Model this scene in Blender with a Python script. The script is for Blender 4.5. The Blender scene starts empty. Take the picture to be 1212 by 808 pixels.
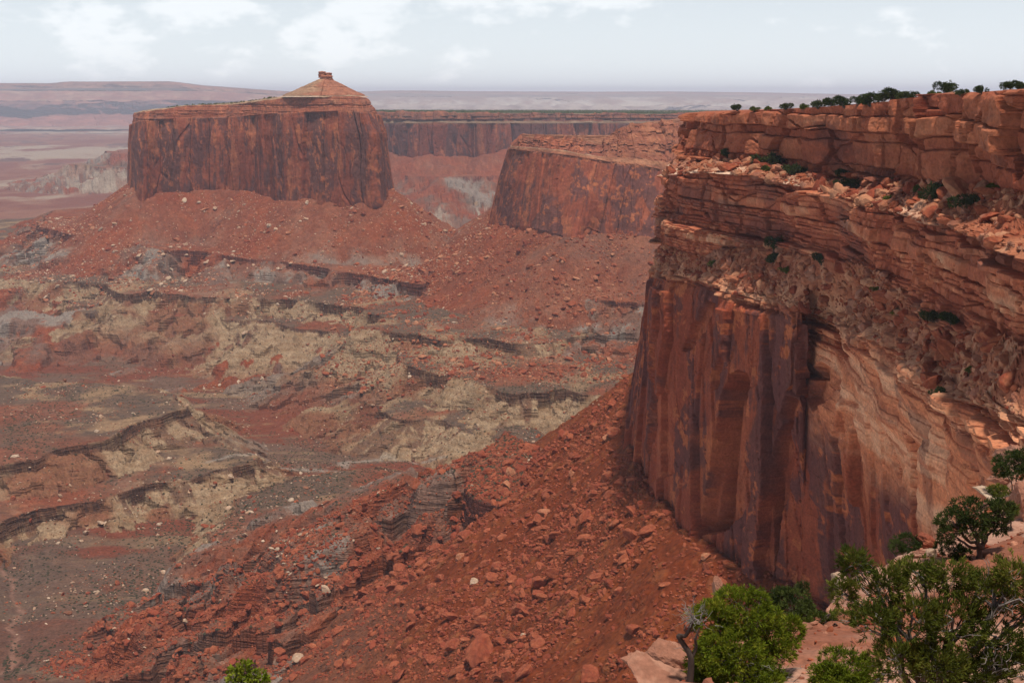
import bpy, math, random
import numpy as np
from mathutils import Vector, Matrix

# ------------------------------------------------------------------ camera
SC = bpy.context.scene
COL = SC.collection
FOC = 1500.0
PITCH = math.atan(292.0 / FOC)
cam_d = bpy.data.cameras.new('camera')
cam = bpy.data.objects.new('camera', cam_d)
COL.objects.link(cam)
cam.location = (0, 0, 0)
cam.rotation_euler = (math.pi / 2 - PITCH, 0, 0)
cam_d.sensor_width = 36.0
cam_d.lens = FOC / 1212.0 * 36.0
cam_d.clip_start = 0.5
cam_d.clip_end = 200000.0
SC.camera = cam

# ------------------------------------------------------------------ light
SUN_EL, SUN_AZ = math.radians(74), math.radians(156)      # azimuth from +y towards +x
EXPOSURE = 0.1
MILK, CLOUD = (21.6, 23.0, 24.0, 1), (25.0, 25.0, 25.0, 1)
SUN_STRENGTH, SUN_ANGLE, SKY_STRENGTH = 4.0, math.radians(4), 0.050
world = bpy.data.worlds.new('World')
SC.world = world
world.use_nodes = True
nt = world.node_tree
nt.nodes.clear()
def nd(tree, kind, **kw):
    n = tree.nodes.new(kind)
    for k, v in kw.items():
        if k in n.inputs.keys() if isinstance(k, str) else False:
            n.inputs[k].default_value = v
        else:
            setattr(n, k, v)
    return n
sky = nd(nt, 'ShaderNodeTexSky', sky_type='NISHITA', sun_disc=False)
sky.sun_elevation, sky.sun_rotation = SUN_EL, SUN_AZ
sky.altitude = 1800
sky.air_density, sky.dust_density, sky.ozone_density = 1.0, 1.2, 1.0
geo = nd(nt, 'ShaderNodeTexCoord')
sepw = nd(nt, 'ShaderNodeSeparateXYZ')
nt.links.new(geo.outputs['Generated'], sepw.inputs[0])
# soft cumulus low in the sky (noise over the direction, stretched level), most of it to the left; milky towards the horizon
cmap = nd(nt, 'ShaderNodeMapping'); cmap.inputs['Scale'].default_value = (15.0, 15.0, 30.0); cmap.inputs['Location'].default_value = (3.4, 1.2, 0.35)
nt.links.new(geo.outputs['Generated'], cmap.inputs[0])
cn = nd(nt, 'ShaderNodeTexNoise'); cn.inputs['Scale'].default_value = 1.0; cn.inputs['Detail'].default_value = 8; cn.inputs['Roughness'].default_value = 0.58
nt.links.new(cmap.outputs[0], cn.inputs['Vector'])
dist = nd(nt, 'ShaderNodeVectorMath', operation='SUBTRACT'); dist.inputs[1].default_value = (-0.17, 0.98, 0.075)
nt.links.new(geo.outputs['Generated'], dist.inputs[0])
dsc = nd(nt, 'ShaderNodeVectorMath', operation='MULTIPLY'); dsc.inputs[1].default_value = (1.0, 1.0, 4.5)
nt.links.new(dist.outputs[0], dsc.inputs[0])
dl = nd(nt, 'ShaderNodeVectorMath', operation='LENGTH'); nt.links.new(dsc.outputs[0], dl.inputs[0])
near_c = nd(nt, 'ShaderNodeMapRange'); near_c.inputs[1].default_value = 0.05; near_c.inputs[2].default_value = 0.40; near_c.inputs[3].default_value = 0.16; near_c.inputs[4].default_value = -0.02
nt.links.new(dl.outputs['Value'], near_c.inputs[0])
cadd = nd(nt, 'ShaderNodeMath', operation='ADD'); nt.links.new(cn.outputs['Fac'], cadd.inputs[0]); nt.links.new(near_c.outputs[0], cadd.inputs[1])
cr = nd(nt, 'ShaderNodeMapRange', interpolation_type='SMOOTHSTEP'); cr.inputs[1].default_value = 0.56; cr.inputs[2].default_value = 0.70
cr.inputs[3].default_value = 0.0; cr.inputs[4].default_value = 0.34
nt.links.new(cadd.outputs[0], cr.inputs[0])
milk = nd(nt, 'ShaderNodeMapRange'); milk.inputs[1].default_value = 0.0; milk.inputs[2].default_value = 0.30; milk.inputs[3].default_value = 0.72; milk.inputs[4].default_value = 0.10
nt.links.new(sepw.outputs['Z'], milk.inputs[0])
mixm = nd(nt, 'ShaderNodeMix', data_type='RGBA'); mixm.inputs['B'].default_value = MILK
nt.links.new(milk.outputs[0], mixm.inputs['Factor']); nt.links.new(sky.outputs[0], mixm.inputs['A'])
mixc = nd(nt, 'ShaderNodeMix', data_type='RGBA')
mixc.inputs['B'].default_value = CLOUD
nt.links.new(cr.outputs[0], mixc.inputs['Factor'])
nt.links.new(mixm.outputs['Result'], mixc.inputs['A'])
bg = nd(nt, 'ShaderNodeBackground'); bg.inputs['Strength'].default_value = SKY_STRENGTH
nt.links.new(mixc.outputs['Result'], bg.inputs['Color'])
wout = nd(nt, 'ShaderNodeOutputWorld')
nt.links.new(bg.outputs[0], wout.inputs['Surface'])

sun_d = bpy.data.lights.new('sun', 'SUN')
sun = bpy.data.objects.new('sun', sun_d)
COL.objects.link(sun)
sun_d.energy = SUN_STRENGTH
sun_d.angle = SUN_ANGLE
sun_d.color = (1.0, 0.94, 0.85)
_sd = Vector((math.sin(SUN_AZ) * math.cos(SUN_EL), math.cos(SUN_AZ) * math.cos(SUN_EL), math.sin(SUN_EL)))
sun.rotation_euler = _sd.to_track_quat('Z', 'Y').to_euler()
sun.location = _sd * 500
vs = SC.view_settings
vs.view_transform = 'Standard'
vs.look = 'None'
vs.gamma = 1.0
vs.exposure = EXPOSURE
SC.cycles.max_bounces = 4
SC.cycles.volume_bounces = 1

# ------------------------------------------------------------------ noise and geometry helpers
f32 = np.float32
def hsh(a, b, c, seed):
    with np.errstate(over='ignore'):
        h = (a.astype(np.int64).astype(np.uint32) * np.uint32(374761393) + b.astype(np.int64).astype(np.uint32) * np.uint32(668265263)
             + c.astype(np.int64).astype(np.uint32) * np.uint32(2246822519) + np.uint32((seed * 3266489917 + 12345) & 0xffffffff))
        h = (h ^ (h >> np.uint32(13))) * np.uint32(1274126177)
        h = (h ^ (h >> np.uint32(15))) * np.uint32(2654435761)
        h = h ^ (h >> np.uint32(16))
    return h.astype(f32) * f32(1 / 4294967296)
Z0 = np.zeros(1, np.int64)
def vn2(x, y, seed):
    xi, yi = np.floor(x), np.floor(y)
    fx, fy = (x - xi).astype(f32), (y - yi).astype(f32)
    fx = fx * fx * (3 - 2 * fx); fy = fy * fy * (3 - 2 * fy)
    a = hsh(xi, yi, Z0, seed); b = hsh(xi + 1, yi, Z0, seed); c = hsh(xi, yi + 1, Z0, seed); d = hsh(xi + 1, yi + 1, Z0, seed)
    return (a + (b - a) * fx) * (1 - fy) + (c + (d - c) * fx) * fy
def vn3(x, y, z, seed):
    xi, yi, zi = np.floor(x), np.floor(y), np.floor(z)
    fx, fy, fz = (x - xi).astype(f32), (y - yi).astype(f32), (z - zi).astype(f32)
    fx = fx * fx * (3 - 2 * fx); fy = fy * fy * (3 - 2 * fy); fz = fz * fz * (3 - 2 * fz)
    o = []
    for k in (0, 1):
        a = hsh(xi, yi, zi + k, seed); b = hsh(xi + 1, yi, zi + k, seed); c = hsh(xi, yi + 1, zi + k, seed); d = hsh(xi + 1, yi + 1, zi + k, seed)
        o.append((a + (b - a) * fx) * (1 - fy) + (c + (d - c) * fx) * fy)
    return o[0] + (o[1] - o[0]) * fz
def fbm2(x, y, octv, seed, gain=0.5):
    s = 0; a = 1.0; t = 0
    for i in range(octv):
        s = s + a * (vn2(x, y, seed + i * 17) * 2 - 1); t += a; a *= gain
        x, y = x * 1.63 - y * 1.21 + 3.1, x * 1.21 + y * 1.63 - 7.7
    return s / t * 1.5
def fbm3(x, y, z, octv, seed, gain=0.5):
    s = 0; a = 1.0; t = 0
    for i in range(octv):
        s = s + a * (vn3(x, y, z, seed + i * 17) * 2 - 1); t += a; a *= gain
        x, y, z = x * 1.63 - y * 1.21 + 3.1, x * 1.21 + y * 1.63 - 7.7, z * 2.03 + 1.7
    return s / t * 1.5
def rdg2(x, y, octv, seed):
    s = 0; a = 1.0; t = 0
    for i in range(octv):
        s = s + a * (1 - np.abs(vn2(x, y, seed + i * 17) * 2 - 1)); t += a; a *= 0.5
        x, y = x * 1.63 - y * 1.21 + 3.1, x * 1.21 + y * 1.63 - 7.7
    return s / t
def worley(x, y, seed):
    """F1, F2, random of the nearest cell, vector to its point"""
    xi, yi = np.floor(x), np.floor(y)
    F1 = np.full(x.shape, 9, f32); F2 = F1.copy(); R = np.zeros(x.shape, f32); VX = R.copy(); VY = R.copy(); R2 = R.copy()
    for ox in (-1, 0, 1):
        for oy in (-1, 0, 1):
            cx, cy = xi + ox, yi + oy
            r1, r2 = hsh(cx, cy, Z0, seed), hsh(cx, cy, Z0 + 1, seed)
            vx = (cx + r1 - x).astype(f32); vy = (cy + r2 - y).astype(f32)
            d = vx * vx + vy * vy
            m = d < F1
            F2 = np.where(m, F1, np.minimum(F2, d))
            F1 = np.where(m, d, F1)
            VX = np.where(m, vx, VX); VY = np.where(m, vy, VY)
            R = np.where(m, hsh(cx, cy, Z0 + 2, seed), R); R2 = np.where(m, hsh(cx, cy, Z0 + 3, seed), R2)
    return np.sqrt(F1), np.sqrt(F2), R, R2, VX, VY
def sst(a, b, x):
    t = np.clip((x - a) / (b - a), 0, 1)
    return t * t * (3 - 2 * t)
def mix(a, b, t):
    t = np.asarray(t)[..., None]
    return np.asarray(a, f32) * (1 - t) + np.asarray(b, f32) * t
CP, SP = math.cos(PITCH), math.sin(PITCH)
def at(px, py, d):
    """world point seen at photo pixel (px, py) at forward distance d"""
    u, v = (px - 606.0) / FOC, (404.0 - py) / FOC
    q = CP + v * SP
    return np.array([d * u / q, d, d * (v * CP - SP) / q])
def atz(px, py, z):
    u, v = (px - 606.0) / FOC, (404.0 - py) / FOC
    k = z / (v * CP - SP)
    return np.array([k * u, k * (CP + v * SP), z])
def pix(P):
    x, y, z = P[..., 0], P[..., 1], P[..., 2]
    w = y * CP - z * SP
    w = np.where(np.abs(w) < 1e-3, 1e-3, w)
    return 606 + FOC * x / w, 404 - FOC * (y * SP + z * CP) / w
def sdf(poly, x, y):
    """signed distance to a polygon, negative inside"""
    poly = np.asarray(poly, f32)
    d2 = np.full(x.shape, 1e12, f32)
    ins = np.zeros(x.shape, bool)
    n = len(poly)
    for i in range(n):
        ax, ay = poly[i]; bx, by = poly[(i + 1) % n]
        ex, ey = bx - ax, by - ay
        wx, wy = x - ax, y - ay
        t = np.clip((wx * ex + wy * ey) / (ex * ex + ey * ey + 1e-9), 0, 1)
        d2 = np.minimum(d2, (wx - ex * t) ** 2 + (wy - ey * t) ** 2)
        c = ((ay <= y) & (by > y)) | ((by <= y) & (ay > y))
        ins ^= c & (x < ax + (y - ay) / (ey + (1e-9 if ey == 0 else 0)) * ex)
    d = np.sqrt(d2)
    return np.where(ins, -d, d)
def sdf_arc(poly, x, y):
    """as sdf, and how far along the outline the nearest point lies"""
    poly = np.asarray(poly, f32)
    d2 = np.full(x.shape, 1e12, f32); arc = np.zeros(x.shape, f32); cum = 0.0
    ins = np.zeros(x.shape, bool)
    n = len(poly)
    for i in range(n):
        ax, ay = poly[i]; bx, by = poly[(i + 1) % n]
        ex, ey = bx - ax, by - ay
        L = math.hypot(ex, ey)
        wx, wy = x - ax, y - ay
        t = (wx * ex + wy * ey) / (L * L + 1e-9)
        tc = np.clip(t, 0, 1)
        q = (wx - ex * tc) ** 2 + (wy - ey * tc) ** 2
        m = q < d2
        d2 = np.where(m, q, d2); arc = np.where(m, cum + L * np.clip(t, -0.4, 1.4), arc)
        cum += L
        c = ((ay <= y) & (by > y)) | ((by <= y) & (ay > y))
        ins ^= c & (x < ax + (y - ay) / (ey + (1e-9 if ey == 0 else 0)) * ex)
    d = np.sqrt(d2)
    return np.where(ins, -d, d), arc
def linedist(pl, x, y):
    d2 = np.full(x.shape, 1e12, f32)
    for (ax, ay), (bx, by) in zip(pl[:-1], pl[1:]):
        ex, ey = bx - ax, by - ay
        wx, wy = x - ax, y - ay
        t = np.clip((wx * ex + wy * ey) / (ex * ex + ey * ey + 1e-9), 0, 1)
        d2 = np.minimum(d2, (wx - ex * t) ** 2 + (wy - ey * t) ** 2)
    return np.sqrt(d2)
IRON = {'canyon ground': (0.5, 0.73), 'bedded sandstone': (0.45, 1.16), 'distant sandstone': (0.30, 1.0), 'far mesa rock': (0.35, 0.85), 'fallen sandstone': (0.48, 0.90), 'pale ledge sandstone': (0.25, 0.95)}
def mesh_obj(name, co, faces, mat, col=None, smooth=True, parent=None, fsize=None):
    """faces: int array (n,4) or (n,3)"""
    co = np.ascontiguousarray(co, f32).reshape(-1, 3)
    faces = np.ascontiguousarray(faces, np.int32)
    k = faces.shape[1]
    me = bpy.data.meshes.new(name)
    me.vertices.add(len(co)); me.vertices.foreach_set('co', co.ravel())
    me.loops.add(faces.size); me.loops.foreach_set('vertex_index', faces.ravel())
    me.polygons.add(len(faces))
    me.polygons.foreach_set('loop_start', np.arange(0, faces.size, k, dtype=np.int32))
    me.polygons.foreach_set('use_smooth', np.full(len(faces), bool(smooth)))
    if col is not None:
        cc = np.clip(np.asarray(col, f32).reshape(-1, 3), 0, 1)
        if mat.name in IRON:                                          # iron-rich rock: deepen the rust
            k, gain = IRON[mat.name]
            rel_ = np.maximum(cc, 1e-4) / np.maximum(cc.max(1, keepdims=True), 1e-4)
            cc = cc * rel_ ** (k * (1 - 0.7 * np.clip((rel_[:, 1:2] - 0.56) / 0.18, 0, 1))) * gain
        c4 = np.ones((len(co), 4), f32); c4[:, :3] = cc
        a = me.attributes.new('rock_colour', 'FLOAT_COLOR', 'POINT')
        a.data.foreach_set('color', c4.ravel())
    me.update(calc_edges=True)
    me.materials.append(mat)
    o = bpy.data.objects.new(name, me)
    COL.objects.link(o)
    if parent is not None:
        o.parent = parent
    return o
def grid_faces(T, S, closed=False, flip=False):
    i = np.arange(T * S, dtype=np.int32).reshape(T, S)
    if closed:
        a, b = i[:-1, :], np.roll(i, -1, 1)[:-1, :]
        c, d = np.roll(i, -1, 1)[1:, :], i[1:, :]
    else:
        a, b, c, d = i[:-1, :-1], i[:-1, 1:], i[1:, 1:], i[1:, :-1]
    q = np.stack([a, b, c, d], -1).reshape(-1, 4)
    return q[:, ::-1] if flip else q
def tag(o, label=None, cat=None, group=None, kind=None):
    if label: o['label'] = label
    if cat: o['category'] = cat
    if group: o['group'] = group
    if kind: o['kind'] = kind
    return o

# ------------------------------------------------------------------ materials
def ground_material(name, scales, bump=1.0, var=0.35, rough=0.95, strata=None):
    """rock_colour (the strata, tinted per point) broken up by procedural noise in metres, with procedural relief"""
    m = bpy.data.materials.new(name); m.use_nodes = True
    t = m.node_tree; t.nodes.clear()
    out = nd(t, 'ShaderNodeOutputMaterial'); b = nd(t, 'ShaderNodeBsdfPrincipled')
    b.inputs['Roughness'].default_value = rough
    b.inputs['Specular IOR Level'].default_value = 0.15
    t.links.new(b.outputs[0], out.inputs[0])
    at_ = nd(t, 'ShaderNodeAttribute', attribute_name='rock_colour')
    tc = nd(t, 'ShaderNodeTexCoord')
    prev = at_.outputs['Color']
    hsum = None
    for i, (sc, det, amt) in enumerate(scales):
        n = nd(t, 'ShaderNodeTexNoise'); n.inputs['Scale'].default_value = 1.0 / sc; n.inputs['Detail'].default_value = det
        n.inputs['Roughness'].default_value = 0.62
        t.links.new(tc.outputs['Object'], n.inputs['Vector'])
        r = nd(t, 'ShaderNodeMapRange'); r.inputs[1].default_value = 0.25; r.inputs[2].default_value = 0.75
        r.inputs[3].default_value = 1 - var * amt; r.inputs[4].default_value = 1 + var * amt
        t.links.new(n.outputs['Fac'], r.inputs[0])
        mu = nd(t, 'ShaderNodeMix', data_type='RGBA', blend_type='MULTIPLY'); mu.inputs['Factor'].default_value = 1.0
        t.links.new(prev, mu.inputs['A']); t.links.new(r.outputs[0], mu.inputs['B'])
        prev = mu.outputs['Result']
        s = nd(t, 'ShaderNodeMath', operation='MULTIPLY'); s.inputs[1].default_value = sc * amt * 0.5 * bump
        t.links.new(n.outputs['Fac'], s.inputs[0])
        if hsum is None: hsum = s.outputs[0]
        else:
            a = nd(t, 'ShaderNodeMath', operation='ADD'); t.links.new(hsum, a.inputs[0]); t.links.new(s.outputs[0], a.inputs[1]); hsum = a.outputs[0]
    if strata:                                                        # level beds showing on steep faces
        sxy, sz, amt = strata
        mp = nd(t, 'ShaderNodeMapping'); mp.inputs['Scale'].default_value = (1 / sxy, 1 / sxy, 1 / sz)
        t.links.new(tc.outputs['Object'], mp.inputs[0])
        n = nd(t, 'ShaderNodeTexNoise'); n.inputs['Scale'].default_value = 1.0; n.inputs['Detail'].default_value = 4; n.inputs['Roughness'].default_value = 0.6
        t.links.new(mp.outputs[0], n.inputs['Vector'])
        g = nd(t, 'ShaderNodeNewGeometry'); sn = nd(t, 'ShaderNodeSeparateXYZ'); t.links.new(g.outputs['True Normal'], sn.inputs[0])
        st = nd(t, 'ShaderNodeMapRange'); st.inputs[1].default_value = 0.62; st.inputs[2].default_value = 0.4; st.inputs[3].default_value = 0.0; st.inputs[4].default_value = 1.0
        t.links.new(sn.outputs['Z'], st.inputs[0])
        r = nd(t, 'ShaderNodeMapRange'); r.inputs[1].default_value = 0.36; r.inputs[2].default_value = 0.64; r.inputs[3].default_value = 1 - amt; r.inputs[4].default_value = 1 + amt
        t.links.new(n.outputs['Fac'], r.inputs[0])
        mu = nd(t, 'ShaderNodeMix', data_type='RGBA', blend_type='MULTIPLY')
        t.links.new(st.outputs[0], mu.inputs['Factor']); t.links.new(prev, mu.inputs['A']); t.links.new(r.outputs[0], mu.inputs['B'])
        prev = mu.outputs['Result']
        s = nd(t, 'ShaderNodeMath', operation='MULTIPLY'); t.links.new(n.outputs['Fac'], s.inputs[0]); t.links.new(st.outputs[0], s.inputs[1])
        s2 = nd(t, 'ShaderNodeMath', operation='MULTIPLY_ADD'); s2.inputs[1].default_value = sz * 2.2
        t.links.new(s.outputs[0], s2.inputs[0]); t.links.new(hsum, s2.inputs[2]); hsum = s2.outputs[0]
    bp = nd(t, 'ShaderNodeBump'); bp.inputs['Strength'].default_value = 1.0; bp.inputs['Distance'].default_value = 1.0
    t.links.new(hsum, bp.inputs['Height'])
    t.links.new(bp.outputs[0], b.inputs['Normal'])
    t.links.new(prev, b.inputs['Base Color'])
    return m
# ------------------------------------------------------------------ the canyon floor, benches and talus: one height function
def pz(z, pts): return [tuple(atz(px, py, z)[:2]) for px, py in pts]
def pd(pts): return [tuple(at(px, py, d)[:2]) for px, py, d in pts]
ZF = -320.0
NEAR_BASE = pd([(800, 425, 760), (762, 440, 665), (750, 478, 595), (748, 540, 527), (772, 600, 468), (800, 642, 428), (835, 690, 400), (860, 700, 386), (905, 705, 376), (950, 705, 366)]) + [
    (97, 340), (104, 300), (104, 200), (70, 110), (30, 55), (-20, 30), (-150, 0), (-300, -100), (600, -100), (700, 500), (500, 950), (330, 930)]
BUTTE_BASE = pd([(154, 216, 2135), (163, 229, 1950), (190, 229, 1958), (216, 228, 1980), (273, 227, 2000), (332, 232, 1905), (391, 235, 1855), (430, 236, 1845), (458, 236, 1845)]) + \
    pd([(466, 230, 1960), (455, 220, 2090), (380, 215, 2170), (260, 212, 2260), (170, 212, 2265)])
MID_BASE = pd([(600, 250, 2067), (586, 258, 1781), (583, 263, 1694), (612, 266, 1627), (645, 270, 1564), (678, 283, 1503), (705, 278, 1532), (745, 278, 1532), (788, 283, 1505), (850, 285, 1516), (1000, 285, 1537)]) + \
    pd([(1100, 250, 1908), (900, 250, 2173), (700, 250, 2173)])
BACK_LINE = [(300, 4300), (380, 3960), (440, 3900), (478, 3760), (520, 3720), (548, 3790), (575, 3740), (620, 3900), (700, 3960), (780, 3900), (860, 4050), (980, 4200)]
BACK_BASE = pd([(px, 181, d - 62) for px, d in BACK_LINE]) + pd([(1200, 180, 5500), (900, 180, 7500), (300, 180, 7000), (250, 180, 5200)])

def mesaprim(poly, ztop, cap, slope, conc, kind, warp=1.0, inner=0.0, gully=0.0, capw=3.4, tilt=None): return dict(tilt=tilt, poly=poly, ztop=ztop, cap=cap, slope=slope, conc=conc, kind=kind, warp=warp, inner=inner, gully=gully, capw=capw)
# kind: 0 red talus, 1 dark ledge over grey slope, 2 dark cap over tan slope, 3 pale
PRIMS = [
    mesaprim(NEAR_BASE, -148, 0, 0.86, 520, 0, warp=0.3, gully=2.2),
    mesaprim(BUTTE_BASE, -149, 0, 0.66, 900, 0, warp=0.3, gully=2.5),
    mesaprim(MID_BASE, -170, 0, 0.62, 800, 0, warp=0.3, gully=2.0),
    mesaprim(BACK_BASE, -172, 0, 0.45, 1200, 0, warp=0.5, gully=5.0),
    mesaprim(pd([(px, 200, d - 235 + 25 * math.sin(px / 23)) for px, d in BACK_LINE]) + pd([(1200, 180, 5500), (900, 180, 7500), (300, 180, 7000), (250, 180, 5200)]), -221, 11, 0.45, 900, 1, warp=0.8, gully=6.0, capw=4),
    mesaprim(pd([(px, 200, d - 360 + 30 * math.sin(px / 31)) for px, d in BACK_LINE]) + pd([(1200, 180, 5500), (900, 180, 7500), (300, 180, 7000), (250, 180, 5200)]), -281, 9, 0.42, 900, 3, warp=0.9, gully=8.0, capw=4),
    # butte ledge
    mesaprim(pz(-210, [(40, 269), (58, 275), (85, 279), (112, 283)]) + pz(-214, [(132, 286), (160, 290), (200, 294)]) + pz(-222, [(250, 300)]) + pz(-226, [(312, 308), (370, 314), (440, 321), (500, 330)]) + pd([(560, 300, 1750), (470, 250, 2300), (300, 250, 2520), (140, 250, 2450), (60, 255, 2350)]),
             -226, 16, 0.45, 220, 1, warp=0.55, inner=0.05, gully=3, tilt=(-340, -0.05)),
    # mid mesa ledge
    mesaprim(pz(-225, [(520, 322), (560, 326), (600, 333), (640, 342), (700, 352), (760, 360), (830, 365)]) + pd([(1000, 300, 1500), (900, 250, 1900), (620, 250, 1900), (545, 290, 1800)]),
             -225, 9, 0.42, 200, 1, warp=0.6, inner=0.08, gully=3),
    # near ledge under the spur of talus
    mesaprim(pz(-207, [(592, 511), (566, 534), (549, 552), (544, 580), (556, 592), (600, 604), (634, 613)]) + pd([(720, 620, 520), (770, 560, 540), (760, 480, 600), (680, 470, 660)]),
             -206, 19, 0.55, 300, 1, warp=0.12, inner=0.22, gully=2),
    # far side benches with a dark caprock over tan clay
    mesaprim(pz(-256, [(-120, 322), (-40, 326), (20, 331), (60, 335), (110, 339), (150, 349), (172, 342), (225, 353), (270, 352), (330, 357), (400, 363), (440, 369), (466, 377), (452, 384), (428, 390), (458, 392), (488, 399), (530, 403), (570, 401), (626, 408), (680, 404), (760, 396), (900, 380)]) +
             pd([(1100, 300, 1500), (1000, 250, 2000), (600, 250, 2150), (300, 250, 2600), (60, 250, 2700), (-150, 280, 2500)]), -256, 10, 0.55, 230, 2, warp=0.75, inner=0.06, gully=7),
    mesaprim(pz(-280, [(-120, 352), (-30, 350), (40, 356), (90, 372), (140, 366), (200, 378), (290, 384), (350, 392), (420, 402), (440, 414), (500, 418)]) + pd([(600, 380, 1500), (500, 300, 1800), (100, 300, 2100), (-150, 300, 2300)]),
             -279, 5, 0.5, 230, 2, warp=0.9, inner=0.12, gully=6),
    mesaprim(pz(-271, [(470, 425), (489, 436), (510, 443), (531, 448), (556, 450), (572, 457), (600, 467), (640, 466), (668, 463), (700, 470), (790, 474)]) + pd([(900, 400, 1100), (800, 380, 1350), (520, 400, 1380), (480, 415, 1330)]),
             -270, 11, 0.6, 260, 2, warp=0.45, inner=0.03, gully=6),
    mesaprim(pz(-296, [(415, 470), (440, 490), (470, 498), (500, 494), (530, 503), (560, 510), (620, 520)]) + pd([(700, 480, 1000), (600, 430, 1200), (480, 430, 1260), (425, 455, 1200)]),
             -296, 5, 0.5, 260, 2, warp=0.6, inner=0.1, gully=5),
    # left bench
    mesaprim(pz(-276, [(-220, 575), (-60, 556), (32, 545), (71, 531), (119, 522), (158, 504), (190, 493), (217, 480), (206, 470), (180, 464), (120, 457), (60, 450), (40, 446), (-60, 440), (-260, 436)]),
             -276, 12, 0.62, 300, 2, warp=0.3, inner=0.0, gully=7),
    mesaprim(pz(-302, [(-220, 668), (-60, 640), (0, 618), (40, 605), (90, 598), (127, 589), (150, 580), (200, 573), (248, 569), (280, 556), (304, 548), (292, 541), (250, 532), (200, 500), (100, 470), (-260, 470)]),
             -301, 9, 0.5, 260, 2, warp=0.35, inner=0.05, gully=5),
    # low bench right of the yellow ridge
    mesaprim(pz(-306, [(314, 582), (300, 588), (286, 603), (262, 622), (243, 635), (262, 650), (284, 648), (300, 640), (350, 652), (420, 648), (520, 600), (520, 560), (420, 556), (350, 565)]),
             -305, 1.5, 0.6, 260, 2, warp=0.3, inner=-0.01, gully=4, capw=5),
    # pale foothill far behind the butte's left end
    mesaprim(pd([(88, 194, 4700), (120, 193, 4600), (165, 195, 4500), (420, 195, 4700), (420, 195, 5400), (120, 195, 5300)]), -258, 8, 0.55, 260, 3, warp=2.4, gully=14, capw=6),
    mesaprim(pd([(142, 182, 4760), (170, 182, 4700), (420, 182, 4900), (420, 182, 5300), (150, 182, 5200)]), -216, 18, 0.4, 260, 1, warp=1.8, gully=10, capw=6),
]
WASH = pz(-325, [(-60, 830), (10, 800), (22, 770), (18, 745), (26, 725), (20, 700), (4, 680), (-40, 655)])
WASH2 = pz(-322, [(520, 555), (455, 545), (420, 548), (395, 556), (330, 560), (250, 575)])
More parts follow.
